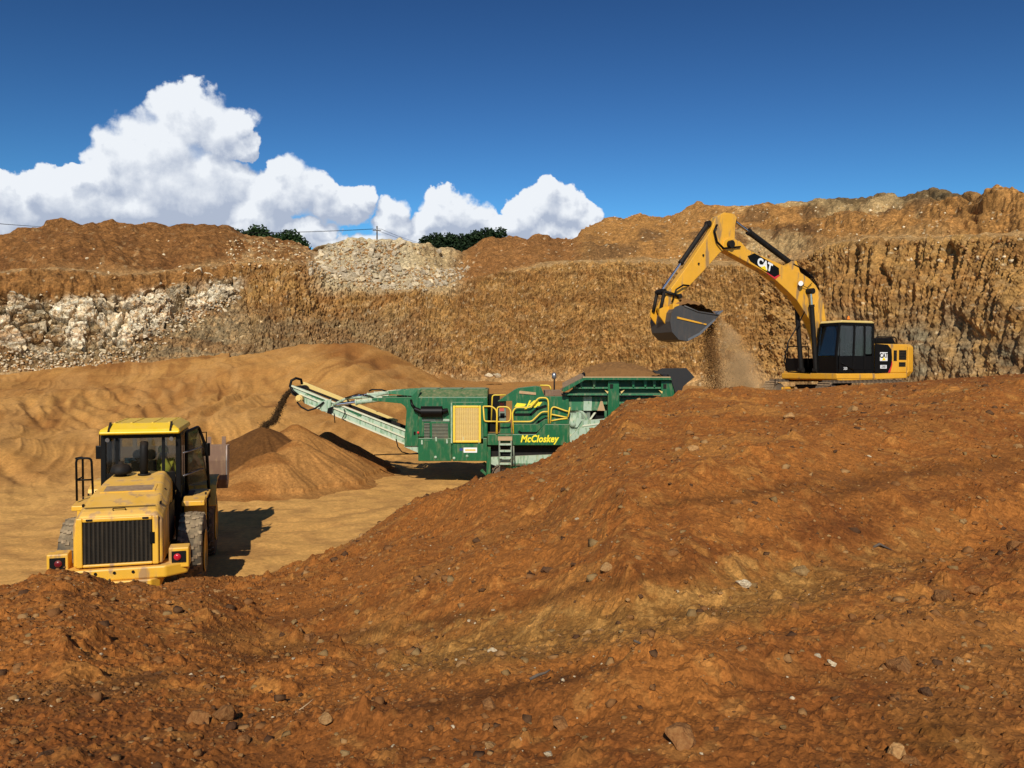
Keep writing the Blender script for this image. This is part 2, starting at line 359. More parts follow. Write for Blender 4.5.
# ------------------------------------------------------------------ pit floor with the sand slopes on the left
TRACKS = []
def floor_z(px, Y, detail=True, cell=.02):
    X = (px - 512) / FPX * Y
    Ya = I(px, [(-400,21),(0,23.5),(100,25),(200,27),(300,31),(380,33),(430,36),(480,38),(1500,40)])
    Yb = I(px, [(-400,50),(0,58),(130,60),(250,60),(345,60),(420,64),(480,72),(600,76),(760,70),(1024,50),(1500,36)])
    yt = I(px, [(-400,378),(0,377),(60,374),(130,369),(200,362),(250,355),(290,349),(320,344),(345,341),(370,346),(400,360),(430,374),(455,384),(560,383),(1024,400),(1500,420)])
    zt = at(px, yt, Yb)[2]
    t = np.clip((Y - Ya) / (Yb - Ya), 0, 1)
    pw = I(px, [(-400,1.0),(0,.95),(250,1.05),(345,1.15),(430,1.5),(500,1.3),(1500,1.3)])
    z = zt * t ** pw
    z = np.where(Y > Yb, zt + (Y - Yb) * .04 - np.clip(Y - Yb, 0, 12) * .28 * (px < 440) * (px > 230), z)
    m = sst(t, 0.0, .18)
    left = 1 - sst(px, 235, 330)
    fr = sst(px, 180, 420) 
    # long scrape marks running down the slopes
    a1 = X * .80 + Y * .32; b1 = -X * .32 + Y * .80          # left of the pit
    g1 = ridge(a1 * .42 + .5 * vn(a1 * .1, b1 * .15, 8), b1 * .06, 4, 301) * .20
    a2 = X * 1.0 - Y * .28; b2 = Y * .9 + X * .2             # stripes on the big heap
    g2 = ridge(a2 * .42 + .6 * vn(b2 * .12, a2 * .1, 9), b2 * .06, 4, 311) * .27
    lump = fbm(X * .11, Y * .10, 4, 321) * .5
    z = z + m * (left * (g1 * .20 + .045 * np.clip(ridge(a1 * 1.5 + vn(a1 * .3, b1 * .3, 4), b1 * .12, 2, 303), 0, 2) ** 2) + (1 - left) * (g2 * .26 + .05 * np.clip(ridge(a2 * 1.5 + vn(a2 * .3, b2 * .3, 4), b2 * .12, 2, 313), 0, 2) ** 2) * (1 - sst(px, 440, 520)) + lump * (1 - sst(px, 430, 520) * .7))
    # slumped shoulder at the far left
    z = z + m * .5 * np.exp(-((X + 27) / 5) ** 2 - ((Y - 41) / 4.5) ** 2) + 1.0 * np.exp(-((X + 21.5) / 3.4) ** 2 - ((Y - 30) / 2.6) ** 2) * .55
    if TRACKS:
        for (x0, y0, x1, y1, w, a) in TRACKS:
            L_ = math.hypot(x1-x0, y1-y0); ux, uy = (x1-x0)/L_, (y1-y0)/L_
            t_ = (X-x0)*ux+(Y-y0)*uy; d_ = np.abs(-(X-x0)*uy+(Y-y0)*ux + .25*np.sin(t_*.5+x0)); 
            mk = sst(t_, -1.5, .5)*(1-sst(t_, L_-.5, L_+1.5))
            z = z + mk*a*(-np.exp(-(d_/w)**2)+.7*np.exp(-((d_-1.9*w)/w)**2))
    if detail:
        z = z + fbm(X * .5, Y * .5, 5, 331, .5, cell=cell) * .055 + (1 - m) * ridge(X * .25 + Y * .05, Y * .9, 2, 341) * .022
    return z
def build_floor():
    Yv = np.geomspace(15, 60, 240)
    def hit(px_, y_):
        yy = img_y(floor_z(np.full(240, float(px_)), Yv, False), Yv); k = np.where(yy <= y_)[0]; Yq = Yv[k[0]] if len(k) else 58.0
        return (px_-512)/FPX*Yq, Yq
    tr = []
    for (a, b, c, d, w) in [(164,385,182,404,.35),(140,386,166,410,.3),(87,392,124,418,.35),(110,388,150,420,.3),(60,398,110,436,.3),(0,462,32,481,.35),(22,400,48,425,.3),(194,425,240,398,.35),(200,436,262,404,.35),(205,446,270,418,.3),
                            (300,356,262,384,.4),(322,352,280,388,.4),(340,356,300,384,.4),(360,358,322,392,.4),(380,366,344,398,.4),(398,374,362,404,.35),(285,372,236,396,.35),(215,376,196,400,.3),(240,372,215,400,.3),(10,545,120,520,.3),(300,520,420,500,.25),(300,530,430,508,.25),(230,385,180,430,.3),(255,380,205,424,.3)]:
        x0, y0 = hit(a, b); x1, y1 = hit(c, d); tr.append((x0, y0, x1, y1, w*.8, .09 if b < 500 else .03))
    TRACKS.extend(tr)
    px = np.concatenate([np.linspace(-420, -100, 50), np.linspace(-98, 470, 580), np.linspace(475, 1400, 110)]); Yr = np.geomspace(9, 82, 400)
    PXg, YG = np.meshgrid(px, Yr)
    z = floor_z(PXg, YG); X = (PXg - 512) / FPX * YG
    P = np.stack([X, YG, z], -1)
    n1 = fbm(X * .12, YG * .15, 5, 351); n2 = fbm(X * .9, YG * .9, 4, 357)
    up = sst(z, .15, 1.2)
    C = np.ones(P.shape) * srgb(222, 168, 94)
    C = cmix(C, srgb(186, 132, 68), np.clip(up * .8 + .25 * n1, 0, 1)); C = cmix(C, srgb(158, 104, 52), np.clip(up * (.2 + .8 * n1), 0, 1) * .8)
    q1 = ridge((X * .80 + YG * .32) * .42 + .5 * vn((X * .80 + YG * .32) * .1, (-X * .32 + YG * .80) * .15, 8), (-X * .32 + YG * .80) * .06, 4, 301); q2 = ridge((X - YG * .28) * .42 + .6 * vn((YG * .9 + X * .2) * .12, (X - YG * .28) * .1, 9), (YG * .9 + X * .2) * .06, 4, 311)
    lf = 1 - sst(PXg, 235, 330); q = q1 * lf + q2 * (1 - lf)
    C = cmix(C, srgb(140, 90, 44), up * (1 - sst(q, .15, .7)) * .6 * (1 - sst(PXg, 430, 470))); C = cmix(C, srgb(204, 152, 88), up * sst(q, .9, 1.5) * .5 * (1 - sst(PXg, 430, 470)))
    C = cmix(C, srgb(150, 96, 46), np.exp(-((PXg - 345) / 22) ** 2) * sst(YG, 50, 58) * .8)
    C = cmix(C, srgb(176, 128, 74), (1 - up) * sst(n2, -.1, .5) * .5)
    far = sst(PXg, 430, 470) * sst(YG, 38, 50); C = cmix(C, srgb(176, 126, 70), far * .8)
    C = C * (.96 - .16 * up)[..., None] if False else C * .88
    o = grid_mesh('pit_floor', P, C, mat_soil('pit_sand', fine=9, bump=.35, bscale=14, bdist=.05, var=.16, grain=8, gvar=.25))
    return tag(o, kind='structure')
FLOOR = build_floor()

# ------------------------------------------------------------------ red earth bank in the foreground
BANK_NOTCH = [(-500,640),(-60,606),(0,592),(30,584),(60,575),(88,578.5),(182,582),(235,581),(262,579)]
def bank_parts(px, smooth=False):
    Yc = I(px, [(-500,11.5),(0,12),(60,12.4),(200,13),(290,15.5),(400,19),(500,22),(600,24),(700,25.5),(1024,24),(1500,22)])
    yc = I(px, [(-500,640),(-60,606),(0,592),(30,582),(60,575),(88,579),(112,588),(158,588),(182,582),(235,581),(262,579),(290,569),(312,561),(335,552),(400,521),(440,505),(470,490),(498,477),(528,469),(548,460),(571,444),(592,430),(620,406),(627,401),(653,398),(672,397),(688,389),(720,391),(745,389),(765,390),(800,389),(860,386),(900,383),(935,381),(960,378),(1024,375),(1500,372)])
    if smooth: yc = np.where(px < 262, I(px, BANK_NOTCH), yc)
    return Yc, yc, at(px, yc, Yc)[2]
def bank_z(px, Y, cell=.01, fine=True):
    px = np.asarray(px, float); Y = np.asarray(Y, float)
    X = (px - 512) / FPX * Y
    Yc, yc, zc = bank_parts(px)
    z0 = 2.9 - .05 * np.clip(-X, 0, 6) * 0
    t = np.clip((Y - 1.5) / (Yc - 1.5), 0, 1)
    sh = I(px, [(-500,1.25),(0,1.2),(300,1.15),(600,1.35),(800,1.5),(1500,1.5)])
    zs_ = bank_parts(px, True)[2]
    base = lerp(z0 + 0 * t, zs_, t ** sh) + (zc - zs_) * sst(t, .82, .98)
    sag = I(px, [(0,.0),(300,.1),(600,.38),(1024,.45),(1500,.4)])
    base = base - sag * np.sin(np.clip(t, 0, 1) * math.pi) * (1 - .3 * t)
    plat = sst(px, 690, 790) * 17
    d = np.clip(Y - Yc, 0, None)
    drop = np.clip(d - plat, 0, None)
    base = base - drop * .95 * sst(drop, 0, .5) - np.clip(d, 0, 6) / 6 * sst(px, 700, 790) * 1.2
    inm = 1 - sst(Y - Yc, 0, 2.5) * .8
    yn = img_y(lerp(z0, zc, t ** sh), np.maximum(Y, 2.0))
    sc = np.clip(Y / 10, .22, 1.5)
    # terraces and dozer tracks that climb to the right
    bnd = yn + .20 * (px - 512) + 9 * vn(X * .22, Y * .22, 401)
    def st(c, w, a): return a * np.tanh((c - bnd) / w)
    terr = st(686, 4, .045) + st(606, 5, .05) + st(540, 5, .06) + st(556, 10, .17) + st(640, 12, -.05) + st(606, 8, -.10) + st(676, 7, .085) + st(655, 6, -.06) - .085 * np.exp(-((bnd - 628) / 9) ** 2) + st(520, 9, .10) * 1 + .10 * np.exp(-((bnd - 505) / 9) ** 2) - .12 * np.exp(-((bnd - 575) / 12) ** 2)
    terr = terr * (.35 + .65 * sst(px, 180, 420))
    z = base + terr * sc * sst(d, 1.0, 0) * sst(t, 0, .15) * (1 - sst(t, .86, 1.0) * .8) if False else base + terr * sc * (1 - sst(d, 0, 1)) * (1 - .95 * sst(t, .75, .97))
    z = z + fbm(X * .5, Y * .5, 3, 411) * .085 * inm * np.clip(Y / 7, .35, 1.2) * (1 - .75 * sst(t, .85, 1) * (d <= 0))
    # gullies running down the slope face near the crest on the left
    gl = (1 - sst(px, 380, 620)) * sst(t, .45, .8)
    z = z + gl * ridge(X * .9 - Y * .25, Y * .18, 3, 421) * .055
    if fine:
        rough = .45 + .55 * sst(fbm(X * .35, Y * .35, 3, 429), -.2, .35)
        z = z + fbm(X * 1.5, Y * 1.5, 4, 431, .5, cell=cell * 1.5) * .022 * inm * rough
        z = z + fbm(X * 8, Y * 8, 4, 433, .6, cell=cell * 6) * .007 * inm * rough
        w0 = worley(X * 1.6 + .3 * vn(X * 3, Y * 3, 2), Y * 1.6, 440); z = z + np.maximum(0, .30 - w0[0]) * (w0[2] > .80) * .38
        w1 = worley(X * 3.6 + .2 * vn(X * 8, Y * 8, 1), Y * 3.6, 441); z = z + np.maximum(0, .34 - w1[0]) * (w1[2] > .72) * .20 * np.clip(1.3 - cell * 3, 0.3, 1) * rough
        w2 = worley(X * 10, Y * 10, 443); z = z + np.maximum(0, .36 - w2[0]) * (w2[2] > .5) * .085 * np.clip(1.5 - cell * 12, 0, 1)
        w3 = worley(X * 26, Y * 26, 445); z = z + np.maximum(0, .38 - w3[0]) * (w3[2] > .35) * .032 * np.clip(1.5 - cell * 40, 0, 1)
        rk = ridge(X * .8 + Y * .3, Y * 2.0 - X * .5, 3, 447); z = z - np.clip(rk - 1.0, 0, 1) * .05 * rough
    return z
def build_bank():
    px = np.concatenate([np.linspace(-900, -66, 90), np.linspace(-60, 1084, 900), np.linspace(1090, 2300, 120)])
    v = np.linspace(0, 1, 430)
    Yc = bank_parts(px)[0]
    # rows: dense towards the camera, then the back slope
    Y1 = np.exp(lerp(math.log(2.3), np.log(Yc)[None, :], v[:, None]))
    tail = np.array([.15,.3,.5,.8,1.2,1.7,2.3,3,3.8,4.6,5.5,6.5,7.5,9,10.5,12,14,16,17,18,19,20,22])
    Y2 = Yc[None, :] + tail[:, None]
    YG = np.concatenate([Y1, Y2]); PXg = px[None, :] + 0 * YG
    X = (PXg - 512) / FPX * YG
    cell = np.maximum(YG / FPX * 1.3, np.abs(np.gradient(YG, axis=0)) * .5)
    z = bank_z(PXg, YG, cell)
    P = np.stack([X, YG, z], -1)
    n1 = fbm(X * .5, YG * .5, 5, 461); n2 = fbm(X * 3, YG * 3, 5, 463, .6); n3 = fbm(X * .18, YG * .18, 3, 465)
    C = np.ones(P.shape) * srgb(180, 118, 62)
    C = cmix(C, srgb(152, 88, 42), np.clip(.3 + 1.1 * n1, 0, 1) * .75); C = cmix(C, srgb(204, 146, 82), sst(n1 - .5 * n2, .1, .6) * .75)
    yn = img_y(z, YG)
    b = yn + .20 * (PXg - 512) + 22 * vn(X * .3, YG * .3, 471) + 16 * n2
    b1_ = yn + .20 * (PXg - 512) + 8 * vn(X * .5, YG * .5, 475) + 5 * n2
    ol = np.exp(-((b - 642) / 30) ** 4) * sst(PXg + 60 * n1, 330, 460) * (1 - sst(PXg + 90 * n1, 780, 960))
    C = cmix(C, srgb(160, 122, 70), ol * .7); C = cmix(C, srgb(206, 160, 98), ol * sst(n2, 0, .45) * .7)
    ol2 = np.exp(-((PXg - 925) / 60) ** 2 - ((yn - 735) / 30) ** 2); C = cmix(C, srgb(140, 104, 50), np.clip(ol2 * (1 + n2), 0, 1) * .8)
    C = cmix(C, srgb(126, 74, 40), sst(n3 + .4 * n1, .12, .5) * .45)
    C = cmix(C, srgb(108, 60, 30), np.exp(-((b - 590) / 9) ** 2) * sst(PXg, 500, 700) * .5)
    C = cmix(C, srgb(214, 160, 96), sst(n2, .35, .7) * .35)
    for (b0, w_, xa, xb, am) in ((539,5,620,850,.55),(556,11,780,1200,.5),(606,5,-300,740,.6),(686,5,360,640,.8),(700,9,380,560,.35),(575,8,100,420,.3)):  # dark bands painted along the terrace steps in place of their faint shade
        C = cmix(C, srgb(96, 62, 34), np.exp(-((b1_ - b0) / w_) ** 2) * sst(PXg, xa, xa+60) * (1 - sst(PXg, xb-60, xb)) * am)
    C = C * np.array([.66, .60, .455])
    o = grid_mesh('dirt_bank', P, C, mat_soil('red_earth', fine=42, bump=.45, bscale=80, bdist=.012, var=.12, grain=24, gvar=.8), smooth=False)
    return tag(o, kind='structure')
BANK = build_bank()

# ------------------------------------------------------------------ materials for machines
def mat_paint(name, c, rough=.42, dust=.35, dustc=(.42, .27, .13), metal=0.0, var=.12, scale=6.0, spec=.5, wear=0.0, wearc=(.25,.2,.15)):
    m = bpy.data.materials.new(name); m.use_nodes = True; nt = m.node_tree; L = nt.links.new
    b = nt.nodes['Principled BSDF']; b.inputs['Metallic'].default_value = metal; b.inputs['Specular IOR Level'].default_value = spec
    tc = N(nt, 'ShaderNodeTexCoord'); geo = N(nt, 'ShaderNodeNewGeometry')
    n = N(nt, 'ShaderNodeTexNoise'); n.inputs['Scale'].default_value = scale; n.inputs['Detail'].default_value = 8; n.inputs['Roughness'].default_value = .65; L(tc.outputs['Object'], n.inputs['Vector'])
    mp = N(nt, 'ShaderNodeMapping'); mp.inputs['Scale'].default_value = (1, 1, .22); L(tc.outputs['Object'], mp.inputs[0])
    n2 = N(nt, 'ShaderNodeTexNoise'); n2.inputs['Scale'].default_value = scale * 1.7; n2.inputs['Detail'].default_value = 6; L(mp.outputs[0], n2.inputs['Vector'])
    sx = N(nt, 'ShaderNodeSeparateXYZ'); L(geo.outputs['Normal'], sx.inputs[0])
    upf = smooth_n(nt, sx.outputs[2], .2, .95, 0, dust * 1.3)                      # dust settles on upward faces
    st = smooth_n(nt, n2.outputs['Fac'], .45, .75, 0, dust)
    df = math_n(nt, 'ADD', upf, st, clamp=True)
    df = math_n(nt, 'MULTIPLY', df, smooth_n(nt, n.outputs['Fac'], .3, .65, .35, 1.0), clamp=True)
    base = mix_n(nt, n.outputs['Fac'], tuple(x * (1 - var) for x in c), tuple(min(1, x * (1 + var)) for x in c))
    if wear > 0:
        base = mix_n(nt, smooth_n(nt, n2.outputs['Fac'], .6 - wear * .3, .68 - wear * .25), base, wearc)
    L(mix_n(nt, df, base, dustc), b.inputs['Base Color'])
    L(math_n(nt, 'MULTIPLY_ADD', df, .45, rough, clamp=True), b.inputs['Roughness'])
    bp = N(nt, 'ShaderNodeBump'); bp.inputs['Strength'].default_value = .12; bp.inputs['Distance'].default_value = .01
    L(n.outputs['Fac'], bp.inputs['Height']); L(bp.outputs[0], b.inputs['Normal'])
    return m
def mat_glass(name, tint=(.25, .32, .3), alpha=.55, rough=.05):
    m = bpy.data.materials.new(name); m.use_nodes = True; nt = m.node_tree; L = nt.links.new
    b = nt.nodes['Principled BSDF']; nt.nodes.remove(b)
    out = nt.nodes['Material Output']
    t = N(nt, 'ShaderNodeBsdfTransparent'); t.inputs[0].default_value = (*[.62 + .30 * x for x in tint], 1)
    g = N(nt, 'ShaderNodeBsdfGlossy'); g.inputs['Roughness'].default_value = rough
    d = N(nt, 'ShaderNodeBsdfDiffuse'); d.inputs[0].default_value = (.12, .09, .05, 1)
    tc = N(nt, 'ShaderNodeTexCoord'); n = N(nt, 'ShaderNodeTexNoise'); n.inputs['Scale'].default_value = 3; n.inputs['Detail'].default_value = 6; L(tc.outputs['Object'], n.inputs['Vector'])
    m1 = N(nt, 'ShaderNodeMixShader'); fr = N(nt, 'ShaderNodeFresnel'); fr.inputs[0].default_value = 1.5
    L(math_n(nt, 'MULTIPLY', fr.outputs[0], .9, clamp=True), m1.inputs[0]); L(t.outputs[0], m1.inputs[1]); L(g.outputs[0], m1.inputs[2])
    m2 = N(nt, 'ShaderNodeMixShader'); L(smooth_n(nt, n.outputs['Fac'], .4, .8, .04, alpha * .5), m2.inputs[0]); L(m1.outputs[0], m2.inputs[1]); L(d.outputs[0], m2.inputs[2])
    L(m2.outputs[0], out.inputs[0])
    return m
M = {}
M['cat'] = mat_paint('yellow_paint', (.74, .36, .022), rough=.38, dust=.42, dustc=(.46, .28, .11), scale=2.2, var=.2, wear=.12, wearc=(.30,.17,.06))
M['loader'] = mat_paint('faded_yellow_paint', (.82, .44, .035), rough=.44, dust=.36, dustc=(.66, .40, .15), scale=2.5, var=.2, wear=.15, wearc=(.38,.21,.08))
M['roofy'] = mat_paint('bright_yellow_roof', (.86, .55, .01), rough=.35, dust=.22, dustc=(.7, .45, .14))
M['black'] = mat_paint('black_paint', (.004, .0036, .0032), rough=.45, dust=.03, dustc=(.10, .06, .03), spec=.16)
M['blackd'] = mat_paint('dusty_black_metal', (.012, .011, .010), rough=.6, dust=.14, dustc=(.12, .07, .035), spec=.15)
M['rubber'] = mat_paint('rubber', (.06, .05, .035), rough=.85, dust=.8, dustc=(.34, .25, .14), scale=4)
M['treadd'] = mat_paint('tread_dust', (.14, .10, .06), rough=.9, dust=.7, dustc=(.42, .31, .18), scale=9)
M['steel'] = mat_paint('worn_steel', (.30, .30, .31), rough=.38, dust=.2, metal=.8)
M['chrome'] = mat_paint('chrome_rod', (.65, .65, .66), rough=.15, dust=.05, metal=1)
M['bucket'] = mat_paint('bucket_steel', (.055, .052, .05), rough=.5, dust=.3, dustc=(.16, .11, .07), wear=.0)
M['track'] = mat_paint('track_steel', (.10, .075, .05), rough=.7, dust=.8, dustc=(.36, .23, .12))
M['green'] = mat_paint('green_paint', (.004, .105, .032), rough=.4, dust=.36, dustc=(.32, .24, .12), var=.25)
M['greend'] = mat_paint('dusty_green_paint', (.02, .15, .06), rough=.6, dust=.6, dustc=(.34, .33, .20), var=.2)
M['pale'] = mat_paint('dust_bleached_green', (.36, .46, .34), rough=.8, dust=.75, dustc=(.58, .53, .36), var=.25, wear=.3, wearc=(.05, .24, .13))
M['yel'] = mat_paint('rail_yellow', (.80, .55, .04), rough=.5, dust=.35, dustc=(.6, .45, .2))
M['cream'] = mat_paint('cream_dusty_yellow', (.70, .50, .15), rough=.6, dust=.4, dustc=(.6, .45, .25))
M['dark'] = mat_paint('dark_recess', (.005, .005, .0045), rough=.8, spec=.2, dust=.08, dustc=(.08, .06, .035))
M['grille'] = mat_paint('grille_metal', (.03, .023, .015), rough=.7, dust=.4, dustc=(.11, .075, .04), spec=.2)
M['white'] = mat_paint('white_paint', (.8, .8, .78), rough=.5, dust=.12)
M['red'] = mat_paint('red_paint', (.62, .02, .03), rough=.4, dust=.1)
M['redglass'] = mat_paint('red_lens', (.55, .01, .03), rough=.15, dust=.15)
M['orange'] = mat_paint('orange_lens', (.85, .22, .01), rough=.15, dust=.1)
M['belt'] = mat_paint('rubber_belt', (.03, .028, .026), rough=.8, dust=.5, dustc=(.3, .2, .1))
M['rusty'] = mat_paint('rusty_brown_steel', (.18, .10, .06), rough=.8, dust=.6, dustc=(.36, .24, .13))
M['textyel'] = mat_paint('yellow_lettering', (.85, .72, .02), rough=.5, dust=.06)
M['sunyel'] = mat_paint('yellow_logo', (.9, .65, .0), rough=.5, dust=.04)
M['glass'] = mat_glass('cab_glass', tint=(.5,.6,.5), alpha=.05)
M['glassb'] = mat_glass('windscreen_glass', tint=(.2, .5, .6), alpha=.14)
M['hivis'] = mat_paint('hi_vis_cloth', (.72, .62, .08), rough=.9, dust=.1)
M['skin'] = mat_paint('skin', (.35, .18, .11), rough=.6, dust=.02)
M['hair'] = mat_paint('dark_hair', (.02, .014, .01), rough=.8, dust=.02)
M['trouser'] = mat_paint('dark_trousers', (.02, .025, .04), rough=.9, dust=.2)
M['blue'] = mat_paint('pale_blue_screen', (.25, .5, .6), rough=.3, dust=.05)
M['seat'] = mat_paint('seat_fabric', (.008, .008, .009), rough=.95, dust=.05, spec=.1)
M['wood'] = mat_paint('weathered_timber', (.10, .075, .055), rough=.9, dust=.1)

M['soilm'] = mat_paint('loose_soil', (.20, .10, .036), rough=.95, dust=.5, dustc=(.25, .125, .045), var=.4, scale=9, spec=.1)
M['sanddark'] = mat_paint('dark_sand', (.07, .04, .018), rough=.95, dust=.3, dustc=(.11, .06, .026), var=.3, scale=9, spec=.1)  # darker tone for the stream off the conveyor head
def V3(a): return Vector(a)
class MB:
    """collects shapes and links them as one mesh object"""
    def __init__(s): s.bm = bmesh.new(); s.sm = []
    def _add(s, vs, fs, smooth=False):
        vv = [s.bm.verts.new(v) for v in vs]; out = []
        for f in fs:
            try: fc = s.bm.faces.new([vv[i] for i in f]); fc.smooth = smooth; out.append(fc)
            except ValueError: pass
        return out
    def box(s, c, d, rot=None):
        vs = []
        for x in (-.5, .5):
            for y in (-.5, .5):
                for z in (-.5, .5):
                    v = Vector((x * d[0], y * d[1], z * d[2]))
                    if rot is not None: v = rot @ v
                    vs.append(v + Vector(c))
        s._add(vs, [(0,1,3,2),(4,6,7,5),(0,4,5,1),(2,3,7,6),(0,2,6,4),(1,5,7,3)]); return s
    def bb(s, x0, x1, y0, y1, z0, z1): return s.box(((x0+x1)/2,(y0+y1)/2,(z0+z1)/2),(abs(x1-x0),abs(y1-y0),abs(z1-z0)))
    def prism(s, pts, a0, a1, axis='y', cap=True):
        """2-D outline extruded along an axis; pts are (x,z) for y, (y,z) for x, (x,y) for z"""
        def mk(p, a):
            if axis == 'y': return (p[0], a, p[1])
            if axis == 'x': return (a, p[0], p[1])
            return (p[0], p[1], a)
        n = len(pts); vs = [mk(p, a0) for p in pts] + [mk(p, a1) for p in pts]
        fs = [(i, (i+1) % n, n + (i+1) % n, n + i) for i in range(n)]
        if cap: fs += [tuple(range(n-1, -1, -1)), tuple(range(n, 2*n))]
        s._add(vs, fs); return s
    def loft(s, rings, cap=True, smooth=False, closed=True):
        vs = [v for r in rings for v in r]; n = len(rings[0]); fs = []
        for k in range(len(rings)-1):
            for i in range(n if closed else n-1):
                j = (i+1) % n; fs.append((k*n+i, k*n+j, (k+1)*n+j, (k+1)*n+i))
        if cap: fs += [tuple(range(n-1, -1, -1)), tuple(range((len(rings)-1)*n, len(rings)*n))]
        s._add(vs, fs, smooth); return s
    def cyl(s, p0, p1, r0, r1=None, n=14, cap=True, smooth=True):
        r1 = r0 if r1 is None else r1
        p0 = Vector(p0); p1 = Vector(p1); d = (p1-p0).normalized(); q = d.to_track_quat('Z', 'Y')
        rg = []
        for p, r in ((p0, r0), (p1, r1)):
            rg.append([p + q @ Vector((r*math.cos(2*math.pi*i/n), r*math.sin(2*math.pi*i/n), 0)) for i in range(n)])
        vs = rg[0]+rg[1]
        s._add(vs, [(i, (i+1) % n, n+(i+1) % n, n+i) for i in range(n)], smooth)
        if cap: s._add(rg[0], [tuple(range(n-1,-1,-1))]); s._add(rg[1], [tuple(range(n))])
        return s
    def tube(s, pts, r, n=8, round_=0):
        pts = [Vector(p) for p in pts]
        if round_:
            q = [pts[0]]
            for i in range(1, len(pts)-1):
                a, b, c = pts[i-1], pts[i], pts[i+1]
                ra = min(round_, (b-a).length*.45); rc = min(round_, (c-b).length*.45)
                p = b+(a-b).normalized()*ra; w = b+(c-b).normalized()*rc
                for t in (0, .33, .67, 1): q.append((1-t)**2*p+2*t*(1-t)*b+t*t*w)
            q.append(pts[-1]); pts = q
        rings = []; up = None
        for i, p in enumerate(pts):
            d = (pts[min(i+1, len(pts)-1)]-pts[max(i-1, 0)]).normalized()
            if up is None: up = d.orthogonal().normalized()
            else:
                up = (up - d*up.dot(d)); up = up.normalized() if up.length > 1e-6 else d.orthogonal().normalized()
            w = d.cross(up); rr = r if not isinstance(r, (list, tuple)) else r[min(i, len(r)-1)]
            rings.append([p+up*rr*math.cos(2*math.pi*k/n)+w*rr*math.sin(2*math.pi*k/n) for k in range(n)])
        return s.loft(rings, smooth=True)
    def lathe(s, prof, c, axis='y', n=28, smooth=True):
        """prof = (radius, offset along the axis)"""
        rings = []
        for r_, o in prof:
            rg = []
            for i in range(n):
                a = 2*math.pi*i/n; u, v = r_*math.cos(a), r_*math.sin(a)
                rg.append(Vector(c)+(Vector((u, o, v)) if axis == 'y' else Vector((u, v, o)) if axis == 'z' else Vector((o, u, v))))
            rings.append(rg)
        return s.loft(rings, cap=True, smooth=smooth)
    def xf(s, mtx):
        bmesh.ops.transform(s.bm, matrix=mtx, verts=s.bm.verts); return s
    def build(s, name, mat, parent=None, bevel=0, loc=None, seg=2, ang=35):
        bmesh.ops.recalc_face_normals(s.bm, faces=s.bm.faces)
        me = bpy.data.meshes.new(name); s.bm.to_mesh(me); s.bm.free()
        if mat: me.materials.append(mat)
        o = bpy.data.objects.new(name, me); COL.objects.link(o)
        if parent: o.parent = parent
        if loc is not None: o.location = loc
        if bevel:
            b = o.modifiers.new('bevel', 'BEVEL'); b.width = bevel; b.segments = seg; b.limit_method = 'ANGLE'; b.angle_limit = R(ang)
        return o
def empty(name, loc, rz=0, scale=1):
    o = bpy.data.objects.new(name, None); COL.objects.link(o); o.location = loc; o.rotation_euler = (0, 0, rz); o.scale = (scale,)*3
    o.empty_display_size = .3
    return o
def copy_tree(o, parent=None):
    c = o.copy(); COL.objects.link(c)
    if parent: c.parent = parent
    for ch in list(o.children): copy_tree(ch, c)
    return c
def inst(o, parent, loc, rot=None, scale=None, name=None):
    c = o.copy(); COL.objects.link(c); c.parent = parent; c.location = loc
    if rot is not None: c.rotation_euler = rot
    if scale is not None: c.scale = scale
    return c
def lettering(name, text, size, mat, parent, origin, xdir, nrm, depth=.012, shear=0.0, bold=0.0, widen=1.0, spacing=1.0, extra=None):
    """flat lettering cut out of sheet; xdir = reading direction, nrm = facing"""
    cu = bpy.data.curves.new(name, 'FONT'); cu.body = text; cu.size = size; cu.extrude = depth; cu.shear = shear; cu.offset = bold; cu.align_x = 'CENTER'; cu.align_y = 'CENTER'; cu.space_character = spacing; cu.resolution_u = 3
    to = bpy.data.objects.new(name, cu); COL.objects.link(to)
    dg = bpy.context.evaluated_depsgraph_get(); me = bpy.data.meshes.new_from_object(to.evaluated_get(dg))
    bpy.data.objects.remove(to); bpy.data.curves.remove(cu)
    x = Vector(xdir).normalized(); nn = Vector(nrm).normalized(); y = nn.cross(x).normalized()
    mt = Matrix((( *[x[i] for i in range(3)],),( *[y[i] for i in range(3)],),( *[nn[i] for i in range(3)],))).transposed().to_4x4()
    me.transform(Matrix.Translation(Vector(origin)) @ mt @ Matrix.Diagonal((widen, 1, 1, 1)))
    me.materials.clear(); me.materials.append(mat)
    o = bpy.data.objects.new(name, me); COL.objects.link(o)
    if parent: o.parent = parent
    return o

